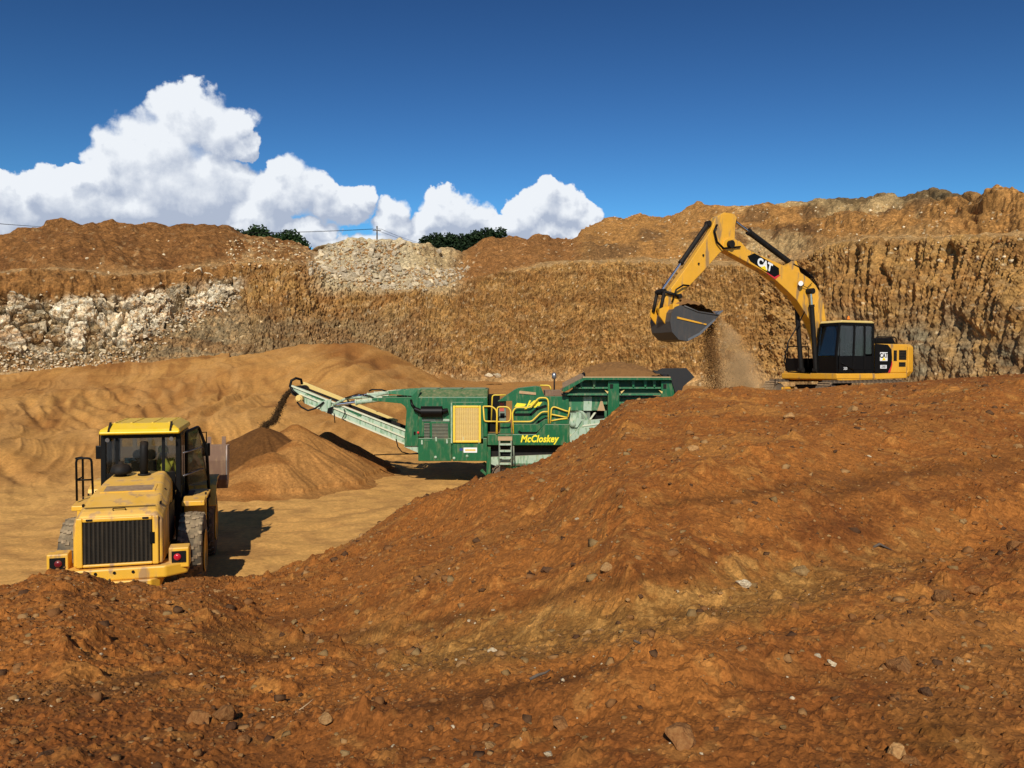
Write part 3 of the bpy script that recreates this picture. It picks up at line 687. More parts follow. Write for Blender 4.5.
# ------------------------------------------------------------------ seated machine operator (continuous skinned body)
def make_person(label, group, vest, loc, rz, scale=1.0, cap=None):
    root = empty('person', loc, rz, scale); tag(root, label, 'person', group)
    J = dict(pel=(0,0,0), chest=(-.03,0,.33), neck=(-.02,0,.52), head=(0,0,.60), top=(.01,0,.74),
             ls=(-.03,.19,.46), le=(.08,.27,.2), lh=(.36,.22,.2), rs=(-.03,-.19,.46), re=(.08,-.27,.2), rh=(.36,-.22,.2),
             lp=(.05,.11,-.02), lk=(.46,.13,.04), lf=(.55,.13,-.36), lt=(.70,.13,-.42), rp=(.05,-.11,-.02), rk=(.46,-.13,.04), rf=(.55,-.13,-.36), rt=(.70,-.13,-.42))
    Rr = dict(pel=.15, chest=.155, neck=.06, head=.095, top=.075, ls=.075, le=.05, lh=.035, rs=.075, re=.05, rh=.035, lp=.1, lk=.065, lf=.045, lt=.04, rp=.1, rk=.065, rf=.045, rt=.04)
    E_ = [('pel','chest'),('chest','neck'),('neck','head'),('head','top'),('chest','ls'),('ls','le'),('le','lh'),('chest','rs'),('rs','re'),('re','rh'),('pel','lp'),('lp','lk'),('lk','lf'),('lf','lt'),('pel','rp'),('rp','rk'),('rk','rf'),('rf','rt')]
    for sgn, h in ((1, 'lh'), (-1, 'rh')):           # fingers and thumb closed round the controls
        hx = J[h]
        for k in range(4):
            n1, n2 = f'{h}f{k}', f'{h}g{k}'
            J[n1] = (hx[0]+.07, hx[1]+sgn*(.027-.018*k), hx[2]+.005); J[n2] = (hx[0]+.10, hx[1]+sgn*(.027-.018*k), hx[2]-.035+.004*abs(k-1)); Rr[n1] = .010; Rr[n2] = .008
            E_ += [(h, n1), (n1, n2)]
        J[h+'t'] = (hx[0]+.035, hx[1]-sgn*.045, hx[2]-.012); Rr[h+'t'] = .011; E_.append((h, h+'t'))
    ks = list(J); me = bpy.data.meshes.new('body'); me.from_pydata([J[k] for k in ks], [(ks.index(a), ks.index(b)) for a, b in E_], [])
    o = bpy.data.objects.new('body', me); COL.objects.link(o)
    sk = o.modifiers.new('skin', 'SKIN'); sk.use_smooth_shade = True
    for i, k in enumerate(ks):
        me.skin_vertices[0].data[i].radius = (Rr[k], Rr[k]); me.skin_vertices[0].data[i].use_root = (k == 'pel')
    ss = o.modifiers.new('sub', 'SUBSURF'); ss.levels = 1; ss.render_levels = 1
    dg = bpy.context.evaluated_depsgraph_get(); m2 = bpy.data.meshes.new_from_object(o.evaluated_get(dg)); bpy.data.objects.remove(o)
    m2.materials.clear(); m2.materials.append(M['skin']); m2.materials.append(vest); m2.materials.append(M['trouser'])
    for p in m2.polygons:
        c = p.center; p.use_smooth = True
        p.material_index = 0 if (c.z > .515 or (c.x > .20 and c.z > .13)) else (2 if c.z < .06 else 1)
    b = bpy.data.objects.new('body', m2); COL.objects.link(b); b.parent = root
    f = MB(); f.lathe([(.003,.125),(.05,.12),(.09,.085),(.108,.03),(.108,-.01),(.10,-.03)], (-.005,0,.68), axis='z', n=16)
    if cap: f.prism([(.09,-.06),(.19,-.04),(.19,.04),(.09,.06)], .665, .68, axis='z')
    f.build('hard_hat' if cap else 'hair', cap or M['hair'], root)
    e = MB()
    for sg in (-1, 1): e.lathe([(.002,-.012),(.012,0),(.002,.012)], (.088, sg*.033, .655), n=8)
    e.build('eye', M['white'], root)
    q = MB(); q.prism([(.09,.63),(.122,.605),(.092,.60)], -.014, .014); 
    for sg in (-1, 1): q.lathe([(.003,-.01),(.028,0),(.003,.01)], (0, sg*.1, .635), n=8)
    q.build('nose_and_ear', M['skin'], root)
    return root

# ------------------------------------------------------------------ excavator
def zc_line(p0, p1, t): return Vector(p0).lerp(Vector(p1), t)
def make_excavator():
    th = R(25); rt = empty('excavator', (14.57, 37.0, 2.61), math.pi + th, 1.15); rt.scale = (1.15, 1.15, 1.276)
    tag(rt, 'yellow tracked excavator on the bank tipping soil from its raised bucket', 'excavator')
    # undercarriage
    for sg in (1, -1):
        y0, y1 = sg*1.38 - .3, sg*1.38 + .3
        f = MB(); f.prism([(-1.6,.25),(-1.6,.7),(1.6,.7),(1.6,.25)], y0+.1, y1-.1); f.build('track_frame', M['cat'], rt, bevel=.03)
        path = []
        n = 44
        Lx = 1.75; rr = .42
        for i in range(n):
            s_ = i/n*(4*Lx+2*math.pi*rr)
            if s_ < 2*Lx: p = (-Lx+s_, 2*rr+.06); a = 0
            elif s_ < 2*Lx+math.pi*rr: q = (s_-2*Lx)/rr; p = (Lx+rr*math.sin(q), .06+rr+rr*math.cos(q)); a = q
            elif s_ < 4*Lx+math.pi*rr: p = (Lx-(s_-2*Lx-math.pi*rr), .06); a = math.pi
            else: q = (s_-4*Lx-math.pi*rr)/rr; p = (-Lx-rr*math.sin(q), .06+rr-rr*math.cos(q)); a = math.pi+q
            path.append((p, a))
        proto = MB(); proto.box((0,0,0),(.19,.6,.035)); proto.box((.02,0,.04),(.025,.58,.06)); sh = proto.build('track_shoe', M['track'], rt)
        for i, (p, a) in enumerate(path):
            o = sh if i == 0 else inst(sh, rt, (0,0,0))
            o.location = (p[0], (y0+y1)/2, p[1]); o.rotation_euler = (0, a, 0)
        for x in (-Lx, Lx): w = MB(); w.cyl((x, y0+.12, .06+rr), (x, y1-.12, .06+rr), .36, n=20); w.build('sprocket', M['track'], rt)
        w = MB()
        for k in range(7): w.cyl((-1.3+k*.43, y0+.15, .24), (-1.3+k*.43, y1-.15, .24), .13, n=12)
        w.build('track_roller', M['track'], rt)
    MB().prism([(-1.0,.45),(-1.0,.78),(1.0,.78),(1.0,.45)], -1.1, 1.1).build('carbody', M['blackd'], rt, bevel=.04)
    MB().cyl((0,0,.75),(0,0,1.02),.62,n=28).build('slew_ring', M['blackd'], rt)
    # revolving frame
    MB().prism([(1.42,1.0),(1.42,1.2),(-2.3,1.2),(-2.3,1.02),(1.25,.95)], -1.4, 1.42).build('deck_frame', M['cat'], rt, bevel=.03)
    MB().bb(-.62,1.43,1.421,1.44,1.03,1.17).build('side_rail', M['cat'], rt, bevel=.01)
    # counterweight: rounded tail
    pl = []
    for k in range(9):
        a = -math.pi/2 + math.pi*k/8
        pl.append((-2.4 - .80*math.cos(a)**.7 if math.cos(a) > 0 else -2.35, 1.38*math.sin(a)))
    lo = [(x+.25 if x < -2.4 else x, y*.98, 1.05) for x, y in pl]; mid = [(x, y, 1.25) for x, y in pl]; hi = [(x, y, 2.10) for x, y in pl]; tp = [(x+.12 if x < -2.4 else x, y*.95, 2.22) for x, y in pl]
    cw = MB(); cw.loft([lo, mid, hi, tp], smooth=False); cw.build('counterweight', M['cat'], rt, bevel=.04)
    # engine house
    MB().prism([(-.56,1.2),(-.56,2.21),(-2.32,2.21),(-2.32,1.2)], .5, 1.415).build('engine_house', M['cat'], rt, bevel=.04)
    MB().prism([(-.56,1.2),(-.56,2.1),(-2.32,2.1),(-2.32,1.2)], -1.38, .498).build('engine_cover', M['cat'], rt, bevel=.05)
    # black livery panel with badge
    lp = MB(); lp.prism([(-.535,1.195),(-.535,2.21),(-1.22,2.18),(-1.42,2.02),(-1.46,1.7),(-1.40,1.45),(-1.24,1.22)], 1.417, 1.43); livery = lp.build('livery_panel', M['black'], rt)
    MB().prism([(-1.24,1.22),(-1.40,1.45),(-1.455,1.62),(-1.47,1.5),(-1.36,1.22)], 1.418, 1.433).build('red_stripe', M['red'], rt)
    MB().bb(-1.20,-.80,1.431,1.438,1.62,1.92).build('badge', M['white'], livery)
    lettering('badge_lettering', 'CAT', .22, M['black'], livery, (-1.0,1.441,1.80), (-1,0,0), (0,1,0), .003, bold=.006)
    MB().prism([(-1.10,1.64),(-.90,1.64),(-1.0,1.76)], 1.438, 1.444).build('badge_triangle', M['sunyel'], livery)
    MB().bb(-1.16,-.82,1.431,1.438,1.36,1.48).build('model_plate', M['white'], livery)
    lettering('model_lettering', '320D', .11, M['black'], livery, (-.99,1.441,1.42), (-1,0,0), (0,1,0), .003)
    for (x0, x1, z0, z1) in ((-1.55,-1.72,1.62,1.99),(-1.84,-2.24,1.66,2.0),(-1.84,-2.2,1.42,1.58)):
        v = MB(); v.bb(x1, x0, 1.41, 1.422, z0, z1); vo = v.build('vent', M['dark'], rt)
        lv = MB()
        k = int((z1-z0)/.05)
        for i in range(k): lv.box(((x0+x1)/2, 1.427, z0+(i+.5)*(z1-z0)/k), (abs(x1-x0), .012, .016), Euler((R(30),0,0)).to_matrix())
        lv.build('louvre', M['grille'], vo)
    # black engine bonnet, exhaust, rails
    MB().prism([(-.62,2.2),(-.68,2.42),(-1.95,2.44),(-2.15,2.2)], -.9, 1.05).build('engine_bonnet', M['black'], rt, bevel=.04)
    MB().tube([(-.72,1.3,2.1),(-.72,1.3,2.45),(-1.8,1.3,2.45),(-1.9,1.3,2.12)], .022, round_=.1).build('handrail', M['black'], rt)
    MB().tube([(-1.1,-.6,2.3),(-1.1,-.6,2.62),(-1.2,-.6,2.68)], .055).build('exhaust_stack', M['blackd'], rt)
    MB().bb(-.5,1.25,-1.38,-.6,1.2,1.72).build('toolbox', M['black'], rt, bevel=.03)
    MB().bb(.6,1.30,-1.4,-.62,1.15,1.26).build('toolbox_sill', M['cat'], rt, bevel=.02)
    MB().tube([(1.2,-1.3,1.7),(1.2,-1.3,2.15),(.1,-1.3,2.15),(.1,-1.3,1.7)], .02, round_=.1).build('handrail', M['black'], rt)
    # cab: black pillars, glass
    cy0, cy1, zb, zt = .42, 1.40, 1.2, 2.93
    prof = [(1.36,zb),(1.40,1.85),(1.26,2.86),(1.18,2.93),(-.42,2.93),(-.50,2.85),(-.54,zb)]
    cab = MB(); cab.bb(-.54,1.36,cy0,cy1,zb-.02,zb+.06); cab.build('cab_floor', M['black'], rt)
    def pillar(y, nm='cab_frame'):
        b = MB(); w = .045
        b.prism([(1.30,zb),(1.38,zb),(1.42,1.85),(1.27,2.88),(1.19,2.88),(1.34,1.85)], y-w, y+w)
        b.prism([(.50,zb),(.58,zb),(.52,2.88),(.44,2.88)], y-w, y+w)
        b.prism([(-.08,zb),(.0,zb),(.0,2.88),(-.08,2.88)], y-w, y+w)
        b.prism([(-.54,zb),(-.44,zb),(-.42,2.88),(-.52,2.88)], y-w, y+w)
        b.bb(-.5,1.2,y-w,y+w,2.80,2.9); b.bb(-.54,1.36,y-w,y+w,zb,zb+.12)
        return b.build(nm, M['black'], rt, bevel=.012)
    pillar(cy1-.04); pillar(cy0+.04)
    for z_, xx in ((2.84,1.24),(1.24,1.34),(2.85,-.49)): cf = MB(); cf.box((xx,(cy0+cy1)/2,z_),(.09,cy1-cy0-.18,.085)); cf.build('cross_beam', M['black'], rt)
    dr = MB(); dr.prism([(.60,1.24),(1.30,1.24),(1.33,1.78),(.60,1.78)], 1.385, 1.42); dr.build('door', M['black'], rt, bevel=.01)
    MB().prism([(.60,1.79),(1.335,1.79),(1.20,2.8),(.54,2.8)], 1.372, 1.384).build('side_window', M['glass'], rt)
    MB().prism([(0.0,1.79),(.5,1.79),(.46,2.8),(.0,2.8)], 1.372, 1.384).build('side_window', M['glass'], rt)
    MB().prism([(-.44,1.85),(-.09,1.85),(-.09,2.8),(-.42,2.8)], 1.372, 1.384).build('side_window', M['glass'], rt)
    MB().prism([(-.44,1.32),(.5,1.32),(.5,1.79),(-.44,1.79)], 1.36, 1.39).build('cab_side_panel', M['black'], rt, bevel=.01)
    MB().prism([(.60,1.79),(1.335,1.79),(1.20,2.8),(.54,2.8)], .43, .44).build('side_window', M['glass'], rt)
    MB().prism([(-.44,1.79),(.5,1.79),(.46,2.8),(-.42,2.8)], .43, .44).build('side_window', M['glass'], rt)
    MB().prism([(1.385,1.80),(1.395,1.80),(1.255,2.80),(1.245,2.80)], cy0+.09, cy1-.09).build('windscreen', M['glassb'], rt)
    MB().prism([(1.345,1.28),(1.37,1.28),(1.395,1.77),(1.37,1.77)], cy0+.09, cy1-.09).build('front_panel', M['black'], rt, bevel=.008)
    MB().bb(-.51,-.49,cy0+.09,cy1-.09,1.9,2.8).build('rear_window', M['glass'], rt)
    MB().bb(-.53,-.49,cy0+.09,cy1-.09,1.26,1.89).build('cab_rear_panel', M['black'], rt)
    MB().prism([(1.24,2.90),(1.16,2.98),(-.40,2.98),(-.53,2.90)], cy0-.02, cy1+.02).build('cab_roof', M['cream'], rt, bevel=.025)
    MB().prism([(1.255,2.885),(1.255,2.90),(-.53,2.90),(-.53,2.885)], cy0-.03, cy1+.03).build('roof_gutter', M['black'], rt)
    MB().tube([(1.36,1.46,1.35),(1.38,1.5,1.5),(1.34,1.5,2.3),(1.30,1.46,2.4)], .016).build('grab_rail', M['black'], rt)
    MB().tube([(.55,1.45,1.3),(1.2,1.45,1.55)], .014).build('grab_rail', M['black'], rt)
    lettering('lettering', '320', .13, M['white'], rt, (.98,1.425,1.36), (-1,0,0), (0,1,0), .003)
    # beacon
    bc = MB(); bc.cyl((.28,.9,2.98),(.28,.9,3.04),.06,n=12); bo = bc.build('beacon', M['black'], rt)
    b2 = MB(); b2.cyl((.28,.9,3.04),(.28,.9,3.16),.055,.035,n=12); b2.build('beacon_lens', M['orange'], bo)
    MB().tube([(.42,.9,2.98),(.40,.9,3.06),(.34,.92,3.17)], .012).build('beacon_bracket', M['black'], bo)
    # seat
    s_ = MB(); s_.bb(-.15,.35,.7,1.15,1.55,1.68); s_.prism([(-.15,1.6),(-.05,1.6),(-.12,2.3),(-.24,2.3)], .7, 1.15); s_.build('seat', M['seat'], rt, bevel=.03)
    # mirrors and boom foot
    # boom: outline in the machine's centre plane, offset towards the cab's right
    yb = 0.0; hw = .19
    top = [(.45,1.3),(.15,1.6),(.48,2.5),(.69,3.04),(.80,3.57),(.98,3.95),(1.24,4.24),(1.55,4.45),(1.9,4.6),(3.01,4.88),(3.81,5.08),(4.56,5.29),(4.85,5.50),(5.09,5.58),(5.45,5.62),(5.66,5.52)]
    bot = [(5.72,5.26),(5.28,5.10),(3.82,4.61),(3.2,4.32),(2.72,4.04),(2.16,3.68),(1.74,3.26),(1.38,2.87),(1.12,2.3),(.85,1.3)]
    bm_ = MB(); bm_.prism(top+bot, yb-hw, yb+hw); boom = bm_.build('boom', M['cat'], rt, bevel=.02)
    # weld flange lines
    fl = MB()
    for y in (yb+hw, yb-hw): 
        fl.tube([(.98,y,3.93),(1.55,y,3.10)], .012); fl.tube([(4.40,y,5.2),(4.6,y,4.9)], .012)
    fl.build('weld_seam', M['cat'], boom)
    pn = MB(); pn.cyl((5.40,-.34,5.40),(5.40,.34,5.40),.13,n=18); pn.cyl((1.66,-.5,4.0),(1.66,.5,4.0),.10,n=16); pn.build('pivot_pin', M['blackd'], boom)
    # boom badge panel
    def bp(u, v):   # along boom axis
        a = Vector((2.55,4.43)); b = Vector((4.75,5.10)); d = (b-a).normalized(); nrm = Vector((-d.y, d.x)); p = a+d*u+nrm*v; return (p.x, p.y)
    pa = MB(); pa.prism([bp(.72,-.22),bp(.52,-.06),bp(.60,.14),bp(1.20,.20),bp(1.85,.22),bp(2.12,.02),bp(1.95,-.10)], yb+hw+.001, yb+hw+.012); panel = pa.build('badge_panel', M['black'], boom)
    MB().prism([bp(.72,-.22),bp(.52,-.06),bp(.46,-.06),bp(.66,-.28),bp(1.10,-.215),bp(1.10,-.19)], yb+hw+.001, yb+hw+.014).build('red_stripe', M['red'], panel)
    d2 = Vector((4.75-2.55, 0, 5.10-4.43)).normalized()
    c0 = bp(1.28,.01)
    lettering('boom_lettering', 'CAT', .36, M['white'], panel, (c0[0], yb+hw+.018, c0[1]), (-d2.x, 0, -d2.z), (0,1,0), .004, bold=.018)
    tr = [bp(1.45,-.15), bp(1.11,-.15), bp(1.28,-.02)]
    MB().prism(tr, yb+hw+.014, yb+hw+.028).build('logo_triangle', M['sunyel'], panel)
    wl = MB(); wl.cyl((2.02,.28,4.22),(2.14,.36,4.24),.07,.09,n=14); wlo = wl.build('work_light', M['blackd'], boom)
    w2 = MB(); w2.cyl((2.14,.36,4.24),(2.18,.385,4.246),.088,n=14); w2.build('lens', M['white'], wlo)
    # hydraulic cylinders: boom (two), stick, bucket
    def ram(nm, a, b, y, r=.085, split=.55, par=rt):
        a3 = Vector((a[0], y, a[1])); b3 = Vector((b[0], y, b[1])); m_ = a3.lerp(b3, split)
        c_ = MB(); c_.cyl(a3, m_, r, n=16); c_.cyl(m_, a3.lerp(b3, split+.03), r*1.2, n=16); c_.cyl((a3.x, y-.1, a3.z), (a3.x, y+.1, a3.z), r*1.1, n=12); co = c_.build(nm, M['blackd'], par)
        r_ = MB(); r_.cyl(m_, b3, r*.52, n=12); r_.build('piston_rod', M['chrome'], co)
        e_ = MB(); e_.cyl((b3.x, y-.1, b3.z), (b3.x, y+.1, b3.z), r*1.1, n=12); e_.build('rod_eye', M['blackd'], co)
        return co
    for y in (.36, -.40): ram('boom_cylinder', (1.36,1.3), (1.66,4.0), y, .09, .80)
    ram('stick_cylinder', (2.3,4.95), (5.09,6.24), 0, .10, .72, boom)
    kn = MB(); kn.prism([(1.9,4.55),(2.15,5.03),(2.38,5.03),(2.7,4.78)], -.12, .12); kn.build('cylinder_bracket', M['cat'], boom)
    # stick
    st_o = [(5.10,6.05),(5.02,6.3),(5.14,6.42),(5.60,6.44),(5.98,6.26),(6.22,5.79),(7.2,4.65),(8.07,3.72),(8.36,3.27),(8.2,2.95),(7.98,2.85),(7.62,3.05),(7.57,3.35),(7.51,3.74),(7.21,3.93),(6.34,4.64),(5.78,5.13),(5.55,5.2),(5.25,5.25),(5.12,5.5)]
    sb_ = MB(); sb_.prism(st_o, -.14, .14); stick = sb_.build('stick', M['cat'], rt, bevel=.02)
    hl = MB(); h2 = MB(); h2.cyl((8.05,-.26,2.98),(8.05,.26,2.98),.09,n=14); h2.build('stick_pin', M['blackd'], stick)
    for p in ((6.55,5.0),(6.75,4.72)): hl = MB(); hl.cyl((p[0],.15,p[1]),(p[0],.185,p[1]),.035,n=10); hl.build('grease_plug', M['blackd'], stick)
    hl = MB(); hl.cyl((7.6,-.26,3.65),(7.6,.26,3.65),.08,n=12); hl.build('stick_pin', M['blackd'], stick)
    ram('bucket_cylinder', (6.22,6.05), (8.25,3.78), 0, .085, .56, stick)
    lk = MB()
    for y in (-.21, .21):
        lk.tube([(8.25,y,3.78),(7.6,y,3.65)], .05); lk.tube([(8.25,y,3.78),(8.42,y,3.15)], .06)
    lk.cyl((8.25,-.25,3.78),(8.25,.25,3.78),.08,n=12); lk.build('bucket_linkage', M['blackd'], stick)
    # hoses
    def hose(pts, r): q_ = MB(); q_.tube(pts, r); q_.build('hydraulic_hose', M['black'], boom)
    for y in (-.12, -.04, .04, .12): hose([(.98,y,4.1),(1.3,y,4.5),(1.75,y,4.75),(2.3,y,4.92)], .025)
    for y in (.20,.25): hose([(4.95,y,5.35),(5.35,y,5.30),(5.75,y+.05,5.25),(6.0,y,5.45),(6.12,y,5.8),(6.0,y,6.0)], .028)
    hose([(7.2,.2,4.0),(7.5,.28,4.0),(7.8,.28,3.85),(7.95,.24,3.45)], .03)
    hose([(1.9,.30,3.3),(2.3,.36,2.8),(2.75,.36,2.27),(2.95,.36,1.6),(2.7,.3,1.25),(1.6,.3,1.2)], .024)
    hose([(2.02,.28,4.2),(1.75,.27,4.12),(1.5,.27,4.3)], .012)
    # bucket: opening up, lip at (5.71, 3.18) cabwards, back bulging outwards
    Bk = empty('bucket', (0,0,0)); Bk.parent = rt
    out_ = [(6.18,3.06),(6.58,2.74),(7.01,2.43),(7.54,2.22),(7.92,2.27),(8.20,2.50),(8.28,2.82),(8.22,3.1),(8.06,3.28),(7.85,3.34)]
    def offs(pts, d):
        r_ = []
        for i, p in enumerate(pts):
            a = Vector(pts[max(i-1,0)]); b = Vector(pts[min(i+1,len(pts)-1)]); t = (b-a).normalized(); r_.append((p[0]-t.y*d, p[1]+t.x*d))
        return r_
    inn = offs(out_, .05)
    hwb = .58
    sh_ = MB()
    sh_.prism(out_+inn[::-1], -hwb, hwb); sh_.build('bucket_shell', M['bucket'], Bk)
    sidep = out_ + [(7.54,3.27),(7.1,3.14),(6.6,3.10)]
    for y in (hwb, -hwb):
        c_ = MB(); c_.prism(sidep, y-.02, y+.02); c_.build('side_plate', M['bucket'], Bk)
    wb = MB(); wb.tube([(6.22,hwb+.025,3.07),(6.65,hwb+.025,3.11),(7.1,hwb+.025,3.15),(7.7,hwb+.025,3.32)], .03, n=6); wb.build('side_cutter', M['bucket'], Bk)
    ws = MB(); ws.prism([(6.4,2.95),(6.62,2.80),(7.05,2.50),(7.54,2.30),(7.54,2.23),(7.01,2.44),(6.58,2.75),(6.34,2.92)], hwb+.021, hwb+.04); ws.build('wear_strip', M['steel'], Bk)
    rb = MB(); rb.prism([(8.0,2.98),(6.75,2.78),(6.77,2.74),(8.0,2.92)], hwb+.021, hwb+.05); rb.build('stiffener', M['cat'], Bk)
    ea = MB()
    for y in (-.27, .27): ea.prism([(7.75,3.35),(7.95,2.9),(8.25,2.75),(8.50,3.0),(8.50,3.22),(8.3,3.3)], y-.03, y+.03)
    ea.build('bucket_ear', M['cat'], Bk)
    ct = MB(); ct.bb(7.86,8.12,.30,hwb-.03,2.9,3.38); ct.build('hinge_plate', M['cat'], Bk, bevel=.02)
    th_ = MB()
    for k in range(5):
        y = -.5+k*.25; th_.prism([(6.28,2.99),(5.98,3.20),(5.96,3.23),(6.12,3.20),(6.28,3.10)], y-.05, y+.05)
    th_.build('bucket_tooth', M['steel'], Bk)
    pr = make_person('operator in dark clothes sitting in the excavator cab', 'machine operators', M['seat'], (0,0,0), 0)
    pr.location = rt.matrix_basis @ Vector((.1,.92,1.78)); pr.rotation_euler = (0,0,math.pi+th); pr.scale = (1.0,)*3
    # load of soil in the bucket (rests in it)
    random.seed(5)
    ld = MB()
    Xs = np.linspace(6.25, 7.95, 16); ring = []
    for i, x in enumerate(Xs):
        row = []
        for j in range(12):
            y = -hwb+.04+j*(2*hwb-.08)/11
            z = 3.08+.42*abs(math.sin((x-6.2)/1.8*math.pi))*(1-.5*abs(y)/hwb)+.05*random.uniform(-1,1)+.10*(x-6.2)
            row.append(Vector((x, y, z)))
        ring.append(row)
    ld.loft(ring, cap=False, closed=False)
    o = ld.build('soil_load', M['soilm'], None); o.matrix_world = rt.matrix_basis
    tag(o, 'heap of loose brown soil filling the raised excavator bucket', 'soil')
    return rt

# ------------------------------------------------------------------ wheel loader
def make_loader():
    hd = R(106)
    rt = empty('wheel_loader', (-7.42, 16.1, 0), hd)
    tag(rt, 'yellow wheel loader seen from behind with black radiator grille and raised bucket', 'wheel loader')
    # one wheel, then copies
    W = empty('wheel', (0, 0, 0)); W.parent = rt
    ty = MB(); ty.lathe([(.40,-.21),(.62,-.235),(.72,-.22),(.755,-.16),(.765,0),(.755,.16),(.72,.22),(.62,.235),(.40,.21)], (0,0,0), axis='y', n=40)
    tyo = ty.build('tyre', M['rubber'], W)
    lg = MB(); n = 22
    for i in range(n):
        for sd_ in (-1, 1):
            a = 2*math.pi*(i+(.5 if sd_ > 0 else 0))/n
            q = Matrix.Rotation(-a, 3, 'Y')
            pts = [(.0,.82),(.0,.0)]
            for k in range(3):
                y0 = sd_*(.02+.064*k); an = a+sd_*0+.055*k
                q = Matrix.Rotation(an, 3, 'Y')
                lg.box(q @ Vector((.762-.012*k,0,0))+Vector((0,y0+sd_*.032,0)), (.045,.074,.07), q)
    lg.build('tread_lug', M['treadd'], tyo)
    rm = MB(); rm.lathe([(.42,-.2),(.42,.2)], (0,0,0), axis='y', n=28)
    rm.lathe([(.43,.24),(.40,.25),(.36,.14),(.12,.12),(.12,.2),(.02,.2)], (0,0,0), axis='y', n=28); rm.lathe([(.43,-.24),(.40,-.25),(.36,-.14),(.12,-.12),(.12,-.2),(.02,-.2)], (0,0,0), axis='y', n=28)
    rm.build('rim', M['loader'], W)
    for k, (x, y) in enumerate(((0,-1.05),(0,1.02),(3.1,-1.05),(3.1,1.02))):
        w = W if k == 0 else copy_tree(W, rt); w.location = (x, y, .77); w.rotation_euler = (0, .13*k, 0)
    ax = MB(); ax.cyl((0,-.8,.82),(0,.8,.82),.2); ax.cyl((3.1,-.8,.82),(3.1,.8,.82),.2); ax.build('axle', M['blackd'], rt)
    # hood
    hood = MB()
    def sec(x, zt, wt, ws, zs, zb):
        return [Vector((x,-ws,zb)),Vector((x,-ws,zs)),Vector((x,-wt,zt)),Vector((x,wt,zt)),Vector((x,ws,zs)),Vector((x,ws,zb))]
    hood.loft([sec(-1.84,1.86,.62,.72,1.72,.97), sec(-1.70,1.93,.62,.73,1.78,.97), sec(-.9,2.12,.58,.72,1.95,.97), sec(.0,2.27,.50,.66,2.08,1.1), sec(.72,2.32,.46,.60,2.12,1.2)])
    ho = hood.build('hood', M['loader'], rt, bevel=.045, seg=3)
    g = MB(); g.bb(-1.865,-1.842,-.56,.56,1.03,1.77); go = g.build('radiator_grille', M['dark'], rt)
    sl = MB()
    for i in range(16):
        y = -.525+i*.07; sl.prism([(-1.885,y-.012),(-1.865,y-.026),(-1.865,y+.026),(-1.885,y+.012)], 1.04, 1.78, axis='z')
    for i in range(30): sl.bb(-1.874,-1.868,-.55,.55,1.045+i*.025,1.049+i*.025)
    sl.build('grille_bar', M['grille'], go)
    fr = MB(); fr.bb(-1.90,-1.84,-.66,-.56,.98,1.84); fr.bb(-1.90,-1.84,.56,.66,.98,1.84); fr.bb(-1.90,-1.84,-.56,.56,1.77,1.84); fr.bb(-1.90,-1.84,-.56,.56,.98,1.03); fr.build('grille_frame', M['loader'], rt, bevel=.018)
    MB().bb(-1.91,-1.88,-.60,-.52,1.35,1.55).build('grille_latch', M['black'], go)
    # intake slot on the sloping hood
    sd1 = Vector((.9,0,.17)).normalized()
    s1 = MB(); s1.prism([(-.86,2.115),(-.86,2.14),(-.46,2.205),(-.46,2.185)], -.47, .47); s1.build('hood_slot_frame', M['loader'], ho)
    s2 = MB(); s2.prism([(-.82,2.13),(-.82,2.148),(-.50,2.20),(-.50,2.185)], -.42, .42); s2.build('hood_slot', M['rusty'], ho)
    for y in (-.45, .45): MB().bb(-1.915,-1.90,y-.05,y+.05,1.795,1.825).build('grille_hinge', M['blackd'], rt)
    sm = MB(); sm.prism([(-1.62,1.972),(-1.62,1.978),(-1.60,1.982),(-1.60,1.976)], -.58, .58); sm.build('hood_seam', M['dark'], ho)
    hn = MB(); hn.tube([(-1.72,-.10,1.94),(-1.74,-.10,1.975),(-1.74,.10,1.975),(-1.72,.10,1.94)], .012, n=6); hn.build('hood_handle', M['black'], ho)
    for x, y in ((-1.4,-.66),(-1.4,.66),(-.5,-.62),(-.5,.62)): MB().box((x,y*.97,1.99+(x+1.4)*.12),(.08,.03,.05)).build('hood_latch', M['black'], ho)
    # side service panel seams and dark engine bay below hood
    MB().bb(-1.5,.8,-.60,.60,.6,1.0).build('rear_frame', M['blackd'], rt)
    for sg in (-1,1): MB().bb(-.9,-.1,sg*.722-.004,sg*.722+.004,1.15,1.85).build('service_door', M['blackd'], ho)
    # counterweight and rear bumper
    cw = MB(); cw.prism([(-1.95,-.78),(-1.95,.78),(-1.7,1.12),(-1.35,1.12),(-1.35,-1.12),(-1.7,-1.12)], .74, .95, axis='z'); cwo = cw.build('counterweight', M['loader'], rt, bevel=.03)
    c2 = MB(); c2.prism([(-2.0,-.55),(-2.0,.62),(-1.85,.74),(-1.3,.74),(-1.3,-.68),(-1.85,-.68)], .55, .735, axis='z'); c2.build('bumper', M['loader'], rt, bevel=.02)
    for a_, b_, c_, d_ in ((-.12,.22,.60,.70),(-.46,-.30,.61,.69)): c3 = MB(); c3.bb(-2.012,-1.99,a_,b_,c_,d_); c3.build('bumper_slot', M['dark'], rt)
    c4 = MB()
    for y in (-.25,.05,.35): c4.cyl((-1.97,y,.88),(-1.94,y,.88),.025,n=10)
    c4.build('bolt_hole', M['dark'], cwo)
